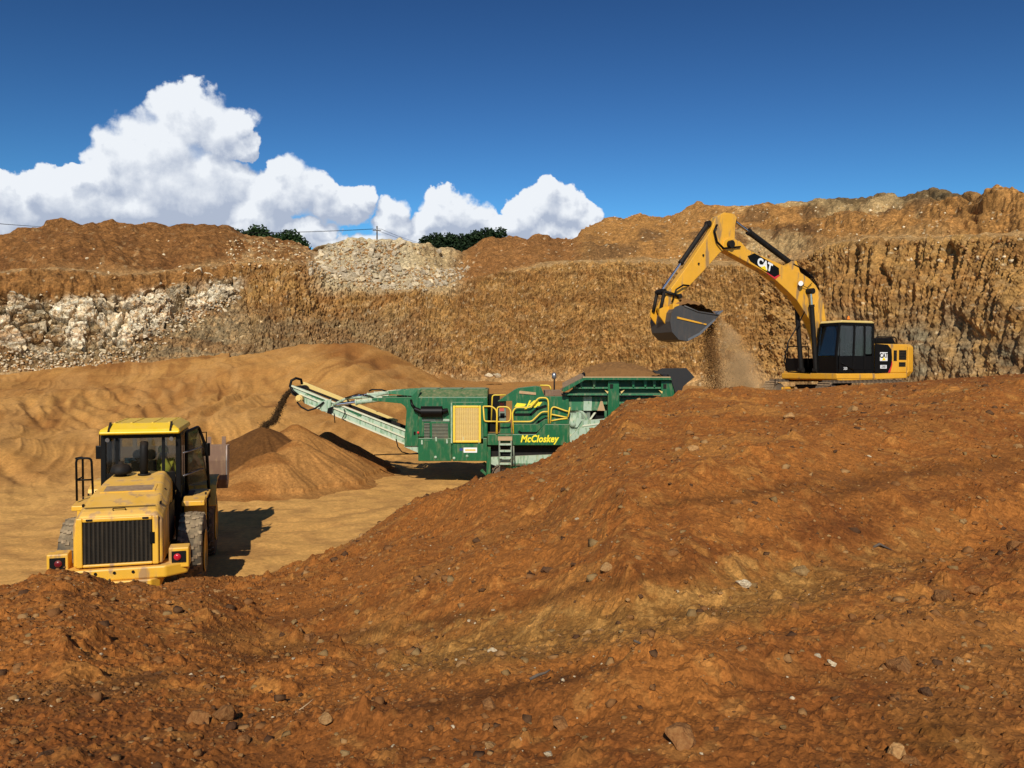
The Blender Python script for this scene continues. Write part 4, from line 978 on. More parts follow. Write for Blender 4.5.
    # tail lamp boxes
    for sg in (-1, 1):
        y0 = sg*.98
        b = MB(); b.prism([(-1.78,.86),(-1.78,1.22),(-1.5,1.24),(-1.42,.86)], y0-.17, y0+.17); bo = b.build('lamp_box', M['loader'], rt, bevel=.02)
        MB().bb(-1.80,-1.782,y0-.12,y0+.12,.96,1.16).build('lamp_recess', M['dark'], bo)
        l = MB(); l.lathe([(.065,0),(.06,-.02),(.02,-.032)], (-1.80,y0-.02*sg,1.06), axis='x', n=16); l.build('tail_lamp', M['redglass'] if sg < 0 else M['redlens2'], bo)
    # fenders
    for sg in (-1, 1):
        f = MB(); f.prism([(.45,1.70),(.95,1.74),(1.0,1.70),(1.0,1.2),(.92,1.2),(.92,1.62),(.45,1.60)], sg*.80, sg*1.24); f.build('rear_fender', M['loader'], rt, bevel=.015)
        f = MB(); f.prism([(2.25,1.3),(2.45,1.75),(2.9,1.86),(3.5,1.86),(3.5,1.81),(2.9,1.80),(2.5,1.70),(2.3,1.28)], sg*.74, sg*1.34); f.build('front_fender', M['loader'], rt, bevel=.01)
        t = MB(); t.prism([(1.0,.6),(1.0,1.72),(1.9,1.72),(1.9,.6)], sg*.62, sg*.95); t.build('fuel_tank', M['blackd'], rt, bevel=.03)
        s_ = MB()
        for k in range(4): s_.bb(1.3,1.8,sg*.98,sg*1.25,.55+k*.33,.58+k*.33)
        s_.tube([(1.3,sg*1.2,.5),(1.3,sg*1.2,1.75)],.02); s_.tube([(1.8,sg*1.2,.5),(1.8,sg*1.2,1.75)],.02); s_.build('ladder', M['blackd'], rt)
        p = MB(); p.bb(.75 if sg > 0 else 1.1,2.2,sg*.8,sg*1.24,1.66,1.70); p.build('platform', M['loader'], rt)
    # handrails
    for sg in (1,):
        h = MB(); y = sg*1.20
        h.tube([(.75,y,1.76),(.72,y,2.62),(.72,sg*.92,2.62),(.74,sg*.90,1.78)], .022, round_=.08); h.tube([(.73,y,2.18),(.73,sg*.92,2.18)], .018)
        h.tube([(1.3,y,1.76),(1.3,y,2.58),(.72,y,2.62)], .022, round_=.08); h.tube([(1.3,y,2.17),(.73,y,2.18)], .018); h.build('handrail', M['black'], rt)
    # cab
    x0, x1, hw, zb, zt = .74, 2.35, .75, 1.45, 3.08
    cf = MB()
    for y in (-hw+.04, hw-.04):
        cf.prism([(x0,zb),(x0+.09,zb),(x0+.13,zt),(x0+.04,zt)], y-.05, y+.05); cf.prism([(x1-.09,zb),(x1,zb),(x1+.10,zt),(x1+.02,zt)], y-.045, y+.045)
        cf.prism([(1.45,zb),(1.53,zb),(1.53,zt),(1.45,zt)], y-.03, y+.03); cf.bb(x0,x1,y-.04,y+.04,zb,zb+.14); cf.bb(x0+.05,x1+.1,y-.04,y+.04,zt-.07,zt)
    for x, dx in ((x0+.04,0),(x1-.04,.08)): cf.bb(x-.04,x+.04,-hw+.09,hw-.09,zb,zb+.12); cf.bb(x-.04+dx,x+.04+dx,-hw+.09,hw-.09,zt-.08,zt)
    cf.build('cab_frame', M['black'], rt, bevel=.012)
    lw = MB(); lw.bb(x0+.0,x0+.05,-hw+.1,hw-.1,zb+.12,2.28); lw.build('cab_rear_panel', M['black'], rt)
    MB().bb(x0,x1,-hw+.02,hw-.02,zb-.08,zb).build('cab_floor', M['black'], rt)
    sp = MB()
    for y in (-.42,.46): sp.prism([(x0+.03,2.2),(x0+.07,2.2),(x0+.11,zt-.05),(x0+.07,zt-.05)], y-.03, y+.03)
    sp.build('window_divider', M['black'], rt)
    MB().prism([(x0+.045,2.27),(x0+.055,2.27),(x0+.095,zt-.06),(x0+.085,zt-.06)], -hw+.09, hw-.09).build('rear_window', M['glass'], rt)
    MB().prism([(x1-.05,zb+.13),(x1-.04,zb+.13),(x1+.06,zt-.06),(x1+.05,zt-.06)], -hw+.09, hw-.09).build('windscreen', M['glass'], rt)
    for y in (-hw+.02, hw-.02):
        MB().prism([(x0+.09,1.95),(1.45,1.95),(1.45,zt-.07),(x0+.13,zt-.07)], y-.005, y+.005).build('side_window', M['glass'], rt)
        MB().prism([(1.53,zb+.4),(x1-.09,zb+.4),(x1-.0,zt-.07),(1.53,zt-.07)], y-.005, y+.005).build('door_window', M['glass'], rt)
        MB().bb(1.53,x1-.09,y-.012,y+.012,zb+.14,zb+.4).build('door_panel', M['black'], rt)
        MB().bb(x0+.09,1.45,y-.012,y+.012,zb+.14,1.95).build('side_panel', M['black'], rt)
    # open right door folded back shows as a second frame
    od = MB(); od.tube([(.85,-.80,2.66),(2.0,-1.08,2.66)], .017); od.tube([(.85,-.80,2.18),(2.0,-1.10,2.18)], .017); od.build('grab_rail', M['steel'], rt)
    dd = MB(); dd.tube([(1.45,-.80,1.5),(1.45,-.80,3.05),(2.05,-1.0,3.12),(2.15,-1.16,2.6),(2.2,-1.2,1.5)], .035, n=8, round_=.08); dd.build('open_door_frame', M['black'], rt)
    dg_ = MB(); dg_.loft([[Vector((1.47,-.81,1.9)),Vector((2.17,-1.18,1.9)),Vector((2.13,-1.12,2.6)),Vector((2.03,-1.0,3.08)),Vector((1.47,-.81,3.02))],[Vector((1.47,-.82,1.9)),Vector((2.17,-1.19,1.9)),Vector((2.13,-1.13,2.6)),Vector((2.03,-1.01,3.08)),Vector((1.47,-.82,3.02))]]); dg_.build('open_door_glass', M['glass'], rt)
    # roof
    rf = MB()
    def rs(x, w, z): return [Vector((x,-w,z)),Vector((x,-w*.78,z+.0)),Vector((x,w*.78,z)),Vector((x,w,z))]
    rf.loft([[Vector(q) for q in ((.62,-.74,3.08),(2.78,-.74,3.08),(2.78,.74,3.08),(.62,.74,3.08))], [Vector(q) for q in ((.58,-.77,3.12),(2.82,-.77,3.12),(2.82,.77,3.12),(.58,.77,3.12))],
             [Vector(q) for q in ((.64,-.74,3.19),(2.78,-.74,3.19),(2.78,.74,3.19),(.64,.74,3.19))], [Vector(q) for q in ((.90,-.56,3.30),(2.6,-.58,3.30),(2.6,.58,3.30),(.90,.56,3.30))]])
    ro = rf.build('cab_roof', M['roofy'], rt, bevel=.035, seg=3)
    rr = MB()
    for y in (-.52,-.2,.2,.52): rr.bb(.92,2.55,y-.02,y+.02,3.297,3.312)
    rr.build('roof_rib', M['roofy'], ro, bevel=.006)
    for sg in (-1,1): MB().prism([(.60,3.14),(.84,3.30),(.84,3.33),(.60,3.17)], sg*.58-.02, sg*.58+.02).build('roof_seam', M['blackd'], ro)
    for y in (-.60,.60):
        l = MB(); l.cyl((.70,y,3.0),(.60,y,2.985),.035,.045,n=14); lo = l.build('work_light', M['black'], rt); l = MB(); l.cyl((.598,y,2.985),(.585,y,2.983),.042,n=14); l.build('lens', M['steel'], lo)
    # mirrors
    for sg in (-1, 1):
        m_ = MB(); m_.tube([(2.45,sg*.85,2.95),(2.6,sg*1.12,2.95),(2.6,sg*1.12,2.55)], .015); mo = m_.build('mirror_arm', M['black'], rt)
        m_ = MB(); m_.bb(2.56,2.61,sg*1.02,sg*1.2,2.4,2.7); m_.build('mirror', M['black'], mo, bevel=.015)
    # exhaust stack and air precleaner
    e = MB(); e.tube([(.30,-.12,2.28),(.30,-.12,2.84),(.36,-.12,2.94)], .078, n=16); e.lathe([(.12,0),(.12,.03)], (.30,-.12,2.29), axis='z', n=16); e.build('exhaust_stack', M['blackd'], rt)
    a = MB(); a.lathe([(.10,0),(.10,.05),(.19,.06),(.20,.12),(.17,.20),(.12,.24),(.05,.25),(.05,.30),(.02,.30)], (.28,.30,2.28), axis='z', n=20); a.build('air_precleaner', M['blackd'], rt)
    # seat with two headrest lobes, steering wheel, screen
    s_ = MB(); s_.bb(1.15,1.6,-.25,.25,1.75,1.95); s_.prism([(1.15,1.9),(1.25,1.9),(1.17,2.5),(1.05,2.5)], -.24, .24); 
    for y in (-.14,.1): s_.lathe([(.02,-.06),(.11,-.04),(.12,.02),(.03,.06)], (1.10,y,2.62), axis='x', n=14)
    s_.build('seat', M['seat'], rt, bevel=.03)
    MB().bb(2.0,2.04,.18,.52,2.35,2.47).build('cab_screen', M['blue'], rt)
    st = MB(); st.tube([(2.0,-.1,1.5),(1.95,-.1,2.2)], .04); st.lathe([(.2,-.015),(.22,0),(.2,.015)], (1.93,-.1,2.25), axis='z', n=20); st.build('steering_wheel', M['black'], rt)
    # articulation, lift arms, bucket
    MB().prism([(1.3,.5),(1.3,1.2),(2.3,1.5),(3.6,1.45),(3.9,.9),(3.4,.5)], -.4, .4).build('front_frame', M['loader'], rt, bevel=.03)
    for sg in (-1,1):
        ar = MB(); ar.prism([(2.6,1.75),(2.75,1.95),(3.9,2.0),(4.95,1.62),(5.0,1.40),(4.6,1.40),(3.8,1.66)], sg*.5-.05, sg*.5+.05); ar.build('lift_arm', M['loader'], rt, bevel=.01)
        c = MB(); c.cyl((2.9,sg*.55,1.0),(3.5,sg*.55,1.35),.08); c.cyl((3.5,sg*.55,1.35),(4.1,sg*.55,1.7),.045); c.build('lift_cylinder', M['blackd'], rt)
    ti = MB(); ti.tube([(3.1,0,1.9),(4.0,0,2.35),(4.6,0,2.1)], .08); ti.build('tilt_link', M['loader'], rt)
    B = empty('bucket', (0,0,0)); B.parent = rt
    prof = [(5.95,2.35),(5.75,1.75),(5.35,1.38),(4.95,1.30),(4.75,1.55),(4.72,2.05),(4.82,2.42)]
    inn = [(5.90,2.36),(5.70,1.80),(5.32,1.44),(4.98,1.36),(4.81,1.58),(4.78,2.04),(4.88,2.42)]
    b = MB(); b.prism(prof+inn[::-1], -1.42, 1.42); b.build('bucket_shell', M['rusty'], B)
    for y in (-1.43,1.43): b = MB(); b.prism(prof, y-.02, y+.02); b.build('side_plate', M['bplate'], B)
    t_ = MB()
    for k in range(8): t_.prism([(5.90,2.30),(6.0,2.56),(6.03,2.56),(6.0,2.30)], -1.3+k*.37-.05, -1.3+k*.37+.05)
    t_.build('bucket_tooth', M['rusty'], B)
    pr = make_person('operator in pale yellow shirt and yellow cap driving the wheel loader', 'machine operators', M['hivis'], (0,0,0), hd, cap=M['yel'])
    pr.location = Matrix.Rotation(hd, 4, 'Z') @ Vector((1.42,-.34,1.98)) + rt.location
    return rt
M['bplate'] = mat_paint('scuffed_bucket_side', (.20,.17,.15), rough=.5, dust=.6, dustc=(.45,.28,.18), wear=.4, wearc=(.42,.30,.24), scale=3)

# ------------------------------------------------------------------ mobile crusher
def make_crusher():
    YN = 30.5
    ox, oy = (540-512)/FPX*YN, 32.0
    rt = empty('mobile_crusher', (ox, oy, 0))
    tag(rt, 'long green tracked crushing machine with yellow rails feeding a raised conveyor', 'crusher')
    def X(px): return (px-512)/FPX*YN-ox
    def Z(py): return float(at(512, py, YN)[2])
    y0 = YN-oy
    def P(px, py): return (X(px), Z(py))
    def T(px, py, d=0.0):
        v = at(px, py, YN+d); return (float(v[0])-ox, y0+d, float(v[2]))
    def PD(d):
        def f(px, py): v = T(px, py, d); return (v[0], v[2])
        return f
    # --- engine module
    zsk, zeave, zridge = Z(461), Z(397), Z(389.5)
    hs = MB(); hs.prism([(y0+.02,Z(437)),(y0+.02,zeave),(y0+.42,zridge),(y0+2.3,zridge),(y0+2.3,Z(437))], X(413), X(487.5), axis='x'); eh = hs.build('engine_housing', M['green'], rt, bevel=.03)
    rp = MB()
    for a, b in ((415,436),(438,460),(462,485)): rp.prism([(y0+.40,zridge-.01),(y0+.40,zridge+.02),(y0+2.2,zridge+.02),(y0+2.2,zridge-.01)], X(a), X(b), axis='x')
    rp.build('roof_hatch', M['greend'], eh, bevel=.01)
    sk = MB(); sk.bb(X(418),X(451.5),y0-.03,y0+.05,zsk,Z(438)); sk.bb(X(452.5),X(487),y0-.03,y0+.05,zsk,Z(438)); sk.bb(X(418),X(487),y0+.05,y0+2.2,zsk+.05,Z(438)); sko = sk.build('lower_skirt', M['green'], rt, bevel=.02)
    lt = MB()
    for px, py in ((422,441),(436,438),(447,440),(454,439),(463,438),(479,440)): lt.bb(X(px)-.03,X(px)+.03,y0-.06,y0-.03,Z(py)-.12,Z(py)+.04)
    lt.build('latch', M['pale'], sko)
    kn = MB()
    for px, py in ((435.5,457),(467,456),(454,458)): kn.lathe([(.05,0),(.05,-.03),(.02,-.035)], (X(px),y0-.03,Z(py)), n=10)
    kn.build('lock', M['pale'], sko)
    # door frame, mesh door, panels
    pf = MB(); pf.bb(X(450.5),X(483.5),y0-.03,y0+.02,Z(444),Z(402)); pf.build('door_panel', M['green'], eh, bevel=.015)
    md = MB()
    a, b, c, d = X(453), X(481), Z(442.5), Z(405.5); t = .085
    md.bb(a,a+t,y0-.08,y0-.03,c,d); md.bb(b-t,b,y0-.08,y0-.03,c,d); md.bb(a+t,b-t,y0-.08,y0-.03,c,c+t); md.bb(a+t,b-t,y0-.08,y0-.03,d-t,d); mo = md.build('mesh_door', M['yel'], eh, bevel=.02)
    MB().bb(a+t,b-t,y0-.045,y0-.035,c+t,d-t).build('backing_plate', M['rustyel'], mo)
    me_ = MB(); nx, nz = 13, 26
    w_, h_ = (b-a-2*t), (d-c-2*t)
    for i in range(1, nx): me_.bb(a+t+i*w_/nx-.014,a+t+i*w_/nx+.014,y0-.062,y0-.05,c+t,d-t)
    for i in range(1, nz): me_.bb(a+t,b-t,y0-.066,y0-.052,c+t+i*h_/nz-.010,c+t+i*h_/nz+.010)
    me_.build('wire_mesh', M['cream'], mo)
    mu = MB(); mu.cyl((X(421.5),y0-.14,Z(411.5)),(X(442.5),y0-.14,Z(411.5)),.21,n=20); mu.cyl((X(415),y0-.1,Z(409)),(X(421.5),y0-.14,Z(411.5)),.09,.10,n=12); mu.cyl((X(442.5),y0-.14,Z(411.5)),(X(448),y0-.10,Z(410)),.11,.08,n=12); mu.tube([(X(417),y0-.1,Z(410)),(X(412),y0-.1,Z(404)),(X(411),y0,Z(400))], .05); mu.build('air_filter', M['black'], eh)
    for (p0, p1, q0, q1, mm) in ((424,429.5,423,441,'blackd'),(432,448,423.5,440.5,'grille')):
        v = MB(); v.bb(X(p0),X(p1),y0-.015,y0+.01,Z(q1),Z(q0)); vo = v.build('vent', M[mm], eh)
        s_ = MB()
        for k in range(12): z_ = Z(q1)+(k+.5)*(Z(q0)-Z(q1))/12; s_.box(((X(p0)+X(p1))/2,y0-.022,z_),(X(p1)-X(p0),.02,.02), Euler((R(35),0,0)).to_matrix())
        s_.build('louvre', M['greyg'], vo)
    MB().bb(X(430.5),X(449.5),y0-.012,y0+.012,Z(442.5),Z(421.5)).build('vent_surround', M['green'], eh, bevel=.01)
    MB().bb(X(422),X(449.5),y0-.02,y0+.0,Z(421),Z(419)).build('dusty_ledge', M['pale'], eh)
    MB().bb(X(450.8),X(452.2),y0-.05,y0-.03,Z(443),Z(403)).build('door_edge', M['pale'], eh)
    dc = MB(); dc.bb(X(463.5),X(477),y0-.037,y0-.031,Z(452.5),Z(447.5)); dco = dc.build('decal', M['white'], sko)
    MB().bb(X(459.5),X(462.8),y0-.038,y0-.031,Z(450.5),Z(448)).build('decal_mark', M['navy'], dco)
    MB().bb(X(465),X(475.5),y0-.041,y0-.037,Z(451),Z(449)).build('decal_strip', M['cream'], dco)
    rd = MB(); rd.lathe([(.05,0),(.04,-.04),(.01,-.05)], (X(418),y0-.0,Z(432.5)), n=12); rd.build('emergency_stop', M['red'], eh)
    MB().bb(X(413.5),X(415.5),y0-.03,y0+.02,Z(435),Z(431.5)).build('switch_box', M['black'], eh)
    # gantry frame at the conveyor end
    for yy in (y0-.02, y0+2.1):
        gf = MB(); gf.prism([P(404.5,446),P(404.5,440),P(406.5,410),P(405,406.5),P(401,403.5),P(380,401.5),P(372,400.5),P(372,398),P(388,397.5),P(411,397),P(418,389.5),P(421,389.5),P(418,398),P(418,446)], yy, yy+.12)
        gf.build('gantry_frame', M['green'], rt, bevel=.01)
    tf = MB()
    for yy in (y0, y0+2.1): tf.prism([P(388,391),P(389,394),P(414,396),P(421,389)], yy, yy+.08)
    for px in (390,398,406,413): tf.bb(X(px)-.05,X(px)+.05,y0+.08,y0+2.1,Z(393)-.05,Z(393)+.02)
    tf.build('top_frame', M['greend'], rt)
    for (p0, p1) in ((391,396),(400,409)): MB().bb(X(p0),X(p1),y0+.3,y0+1.8,Z(391.5),Z(391)).build('walkway_mesh', M['pale'], rt)
    # tail end chassis under gantry
    tc_ = MB(); tc_.prism([P(404,441),P(404,447),P(418,453),P(418,444)], y0+.05, y0+.15); tc_.build('tail_bracket', M['pale'], rt)
    # --- main conveyor, descending from the head at the left to below the engine
    cy0, cy1 = y0+.75, y0+2.05
    cv = MB(); P_ = P; P = PD(.75)
    for yy in (cy0, cy1): cv.prism([P(291,384.5),P(289.5,388),P(296,394),P(305,403.5),P(330,413.5),P(405,444.5),P(425,453),P(425,437),P(406,429.5),P(340,404.5),P(310,391.5)], yy-.03, yy+.03)
    (xa_, za_), (xb_, zb_) = P(291, 390), P(425, 446)
    for v in cv.bm.verts:
        if v.co.y > cy1-.2:
            zm = za_+(v.co.x-xa_)/(xb_-xa_)*(zb_-za_)
            v.co.z += -.36 if v.co.z > zm else .04
    cvo = cv.build('conveyor_side_plate', M['pale'], rt)
    fl = MB()
    for (a_, b_) in (((292,385.8),(424,437.5)),((300,393.5),(405,437)),((310,404.5),(424,451.5))):
        for yy in (cy0,): fl.prism([P(a_[0],a_[1]-.7),P(b_[0],b_[1]-.7),P(b_[0],b_[1]+.9),P(a_[0],a_[1]+.9)], yy-.09, yy-.03)
    fl.build('flange', M['pale2'], cvo)
    gp = MB()
    for (a_, b_, w_) in (((306,392),(328,400.5),2.2),((346,408.5),(362,415),1.6)): gp.prism([P(*a_),P(*b_),P(b_[0]-1,b_[1]+w_),P(a_[0]+1,a_[1]+w_)], cy0-.05, cy0-.031)
    gp.build('bare_paint_patch', M['green'], cvo)
    be = MB(); be.prism([P(296,392.6),P(299,391.8),P(425,444),P(425,445.5)], cy0+.05, cy1-.05); be.build('belt', M['belt'], rt)
    dr = MB(); dr.cyl((*[P(296,391)[0]],cy0-.02,P(296,391)[1]),(P(296,391)[0],cy1+.02,P(296,391)[1]),.20,n=20); dr.build('head_drum', M['blackd'], rt)
    mo_ = MB(); hx, hz_ = P(301,398); mo_.cyl((hx,cy0-.30,hz_),(hx,cy0-.02,hz_),.13,n=16); mo_.cyl((hx,cy0-.36,hz_),(hx,cy0-.30,hz_),.09,n=14); mo_.build('drive_motor', M['cream'], rt)
    for px, py in ((324,405),): b = MB(); b.prism([P(px-6,py-3),P(px+8,py-6),P(px+7,py+7),P(px-2,py+6)], cy0-.12, cy0-.03); b.build('fold_hinge', M['pale'], cvo, bevel=.01)
    MB().prism([P(329,408),P(334,406),P(332,414),P(328,413)], cy0-.18, cy0-.12).build('hinge_pin_block', M['black'], cvo)
    # pale yellow dust-hood rail on the far side
    P = PD(2.2); yr = MB(); yr.prism([P(301,383.2),P(304,381.8),P(398,419.8),P(397,423),P(301,386)], cy1+.12, cy1+.22); yr.build('belt_guard', M['cream'], rt, bevel=.01)
    P = PD(2.1); bd = MB(); bd.prism([P(302,386),P(408,426.5),P(408,431),P(302,388)], cy1+.04, cy1+.11); bd.build('guard_backing', M['blackd'], rt)
    P = P_
    # lifting rams and links
    def ram2(a_, b_, d_, r=.07):
        A = Vector((X(a_[0]), y0+d_, Z(a_[1]))); B_ = Vector((X(b_[0]), y0+d_, Z(b_[1]))); m_ = A.lerp(B_, .55)
        c_ = MB(); c_.cyl(A, m_, r, n=12); c_.cyl(m_, A.lerp(B_, .58), r*1.25, n=12); co = c_.build('lift_ram', M['pale'], rt); c2 = MB(); c2.cyl(m_, B_, r*.5, n=10); c2.build('piston_rod', M['chrome'], co)
    for d_ in (.62, 2.2): ram2((380,399.5),(332,405.5), d_, .10)
    for d_ in (.62, 2.2): ram2((388,393.2),(347,397.5), d_, .07)
    lk = MB()
    for d_ in (.6,2.2): lk.tube([T(333,405,d_),T(347,398,d_),T(372,396.5,d_),T(390,392,d_)], .05); lk.tube([T(372,396,d_),T(380,400,d_)], .07)
    lk.tube([T(347,398,.6),T(347,398,2.2)], .05); lk.build('link_bar', M['pale'], rt)
    def hose(pts, r): q_ = MB(); q_.tube(pts, r); q_.build('hose', M['black'], rt)
    hose([T(302,384,1.0),T(301,379.5,.9),T(296,378.2,.8),T(291.5,380.5,.7),T(290,386,.7),T(293,391,.65),T(298,395,.6)], .05)
    hose([T(297,402,.5),T(301,407,.5),T(308,410.5,.5),T(315,408.5,.5),T(320,405,.55),T(324,402,.6)], .035)
    hose([T(344,409,.6),T(345,413,.55),T(342,419,.55),T(346,421,.6)], .02); hose([T(334,413,.6),T(335,423,.6)], .018)
    hose([T(396,439,.6),T(398,447,.6),T(402,452,.6),T(410,454,.3),T(418,453,.1)], .022); hose([T(369,391,1.0),T(372,389.6,1.0),T(382,389.8,1.0),T(388,392,1.0)], .03); hose([T(345,398,.5),T(358,394,.5),T(370,396,.5),T(376,399,.5)], .022)
    hose([T(374,455,1.8),T(390,454.3,1.6),T(418,453.8,1.4)], .022)
    # --- chassis
    ch = MB(); ch.bb(X(484),X(640),y0+.35,y0+.5,Z(459),Z(446)); ch.bb(X(484),X(640),y0+2.2,y0+2.35,Z(459),Z(446)); 
    for px in (490,520,560,600): ch.bb(X(px)-.1,X(px)+.1,y0+.5,y0+2.2,Z(457),Z(450))
    ch.build('chassis_beam', M['blackd'], rt)
    und = MB(); und.prism([P(486,458),P(486,463),P(500,468),P(560,461),P(560,455)], y0+.2, y0+.34); und.build('under_rail', M['pale'], rt)
    for d_ in (.05, 2.45):
        body = MB(); body.prism([P(504,474),P(504,464),P(626,464),P(626,474)], y0+d_+.1, y0+d_+.4); body.build('track_frame', M['greend'], rt)
        pr = MB(); pr.box((0,0,0),(.17,.5,.03)); pr.box((.02,0,.035),(.03,.48,.05)); sh = pr.build('track_shoe', M['track'], rt)
        Lx = (X(628)-X(502))/2; cx_ = (X(628)+X(502))/2; rr = .36; n = 58; tot = 4*Lx+2*math.pi*rr
        for i in range(n):
            s_ = i/n*tot
            if s_ < 2*Lx: p = (-Lx+s_, 2*rr+.04); a_ = 0
            elif s_ < 2*Lx+math.pi*rr: q = (s_-2*Lx)/rr; p = (Lx+rr*math.sin(q), .04+rr+rr*math.cos(q)); a_ = q
            elif s_ < 4*Lx+math.pi*rr: p = (Lx-(s_-2*Lx-math.pi*rr), .04); a_ = math.pi
            else: q = (s_-4*Lx-math.pi*rr)/rr; p = (-Lx-rr*math.sin(q), .04+rr-rr*math.cos(q)); a_ = math.pi+q
            o = sh if i == 0 else inst(sh, rt, (0,0,0)); o.location = (cx_+p[0], y0+d_+.25, p[1]); o.rotation_euler = (0, a_, 0)
        w = MB(); 
        for s_ in (-1,1): w.cyl((cx_+s_*Lx,y0+d_+.06,.4),(cx_+s_*Lx,y0+d_+.44,.4),.31,n=18)
        w.build('sprocket', M['track'], rt)
    for d_ in (.02, 2.3):
        lg = MB(); lg.bb(X(486.5),X(490.5),y0+d_,y0+d_+.15,.06,Z(447)); lg.bb(X(484.5),X(492),y0+d_-.1,y0+d_+.25,-.02,.08); lg.prism([P(480,471),P(486,476),P(486,473),P(482,469)], y0+d_+.02, y0+d_+.1); lg.build('jack_leg', M['green'], rt)
    # --- walkway zone between engine and crusher body
    pv = MB(); pv.bb(X(487.5),X(511.8),y0-.02,y0+.75,Z(445),Z(434.2)); pv.build('walkway', M['green'], rt, bevel=.01)
    rec = MB(); rec.bb(X(487.6),X(499),y0+.9,y0+2.2,Z(434),Z(396)); rec.build('radiator_side', M['dark'], rt)
    cp = MB(); cp.bb(X(498.5),X(506),y0+.5,y0+.9,Z(423),Z(402)); cpo = cp.build('control_box', M['greyg'], rt, bevel=.02)
    MB().bb(X(499.5),X(504),y0+.485,y0+.499,Z(412),Z(403.5)).build('warning_sign', M['redd'], cpo)
    MB().bb(X(500),X(504.5),y0+.485,y0+.499,Z(419),Z(414)).build('gauge_panel', M['dark'], cpo)
    ga = MB(); ga.bb(X(500),X(511),y0+.3,y0+.9,Z(434),Z(424)); ga.build('step_box', M['green'], rt)
    st = MB(); st.bb(X(498),X(512.2),y0-.45,y0-.03,Z(439.5),Z(436)); st.build('step_plate', M['tanp'], rt)
    la = MB()
    for px in (499.5,511.2): la.tube([T(px,439,-.4),T(px,466,-.5)], .035)
    la.tube([T(513.5,446,-.3),T(514,460,-.4)], .025)
    lao = la.build('ladder', M['greyg'], rt)
    for k, py in enumerate((443,449.5,456,462)):
        r_ = MB(); r_.bb(X(499.8),X(511),y0-.58,y0-.38,Z(py)-.03,Z(py)+.03); r_.build('rung', M['pale'], lao)
    # body with z-shaped slots
    bo_ = MB(); bo_.prism([P(512,434.5),P(497.5,434),P(497.5,401.5),P(515,389.5),P(518.5,388),P(536,386),P(541,387),P(543,392),P(545,396.5),P(569,396.5),P(569,424),P(569,424.2),P(512,424.2)][2:] + [P(512,401)], y0+.10, y0+.55)
    bo = bo_.build('body_panel', M['green'], rt, bevel=.015)
    b2 = MB(); b2.prism([P(512,445),P(569.5,445),P(569.5,424),P(545,424),P(536,434),P(512,434)], y0-.10, y0+.75); b2o = b2.build('lower_panel', M['green'], rt, bevel=.02)
    b3 = MB(); b3.prism([P(513,434),P(513,424),P(538,424),P(545,419),P(569,419),P(569,424),P(545,424),P(536,434)], y0+.02, y0+.12); b3.build('mid_panel', M['green'], rt, bevel=.01)
    b4 = MB(); b4.bb(X(512),X(569),y0+.6,y0+2.1,Z(445),Z(398)); b4.build('crusher_core', M['greend'], rt)
    sl = MB()
    def zs(pts, w=.045):
        for (a_, b_) in zip(pts[:-1], pts[1:]):
            A = Vector(P(*a_)); B_ = Vector(P(*b_)); d = (B_-A).normalized(); nn = Vector((-d.y, d.x))*w; e = d*w*.6
            sl.prism([tuple(A-e+nn), tuple(B_+e+nn), tuple(B_+e-nn), tuple(A-e-nn)], y0+.075, y0+.099)
    zs([(515,414.6),(531,414.6),(537,409),(546,406)]); zs([(515,428),(533,428),(539,422),(546,418.5),(548,418.5)]); 
    sl.build('body_slot', M['black'], bo)
    s3 = MB()
    def zs3(pts, w=.04):
        for (a_, b_) in zip(pts[:-1], pts[1:]):
            A = Vector(P(*a_)); B_ = Vector(P(*b_)); d = (B_-A).normalized(); nn = Vector((-d.y, d.x))*w; e = d*w*.6
            s3.prism([tuple(A-e+nn), tuple(B_+e+nn), tuple(B_+e-nn), tuple(A-e-nn)], y0-.005, y0+.019)
    zs3([(519,431.5),(521,433),(537,433),(541,429.5)]); s3.build('body_slot', M['black'], b2o)
    ds = MB(); ds.prism([P(519,393.5),P(536,395),P(536,392.5),P(519.5,390.8)], y0+.06, y0+.10); ds.build('dusty_ledge', M['tanp'], bo)
    MB().bb(X(545.5),X(562),y0+.3,y0+1.8,Z(396),Z(391)).build('feed_chute', M['rusty'], rt)
    MB().bb(X(563),X(572),y0+.3,y0+2.0,Z(396.2),Z(394)).build('chute_lip', M['rusty'], rt)
    lettering('maker_lettering', 'McCloskey', .36, M['textyel'], b2o, (X(539),y0-.108,Z(438.8)), (1,0,0), (0,-1,0), .006, shear=.25, bold=.012, widen=.83, spacing=1.04)
    lettering('model_lettering', 'J40', .36, M['textyel'], bo, (X(531.5),y0+.088,Z(404.5)), (1,0,0), (0,-1,0), .006, shear=.5, bold=.014, widen=.9)
    sw = MB(); sw.prism([P(514.5,407),P(524.5,406.5),P(526.5,404),P(517,403)], y0+.085, y0+.099); sw.prism([P(534,405.5),P(539.5,406),P(542.5,402),P(536,402.6)], y0+.085, y0+.099); sw.build('swoosh', M['textyel'], bo)
    # rails
    def rc(cx_, cy_): return (480+cx_/9.31, 380+cy_/9.31)
    rails = [([(30,245),(110,245),(150,275),(158,320),(152,500)], -.05), ([(30,245),(40,380),(60,385),(150,385)], -.05), ([(105,400),(115,140),(240,140)], .9),
             ([(160,500),(160,250),(260,250),(288,285),(283,370),(265,388),(165,388)], -.05), ([(312,500),(302,300),(330,255),(470,255),(545,165),(620,165),(637,195),(637,405)], -.05), ([(308,387),(480,387),(575,295),(635,295)], -.05),
             ([(655,405),(665,262),(690,248),(790,285),(820,292)], .0), ([(665,380),(740,365),(815,358)], .0), ([(665,320),(740,335),(815,350)], .0), ([(837,252),(820,345)], .0), ([(560,50),(650,50),(662,92)], .3)]
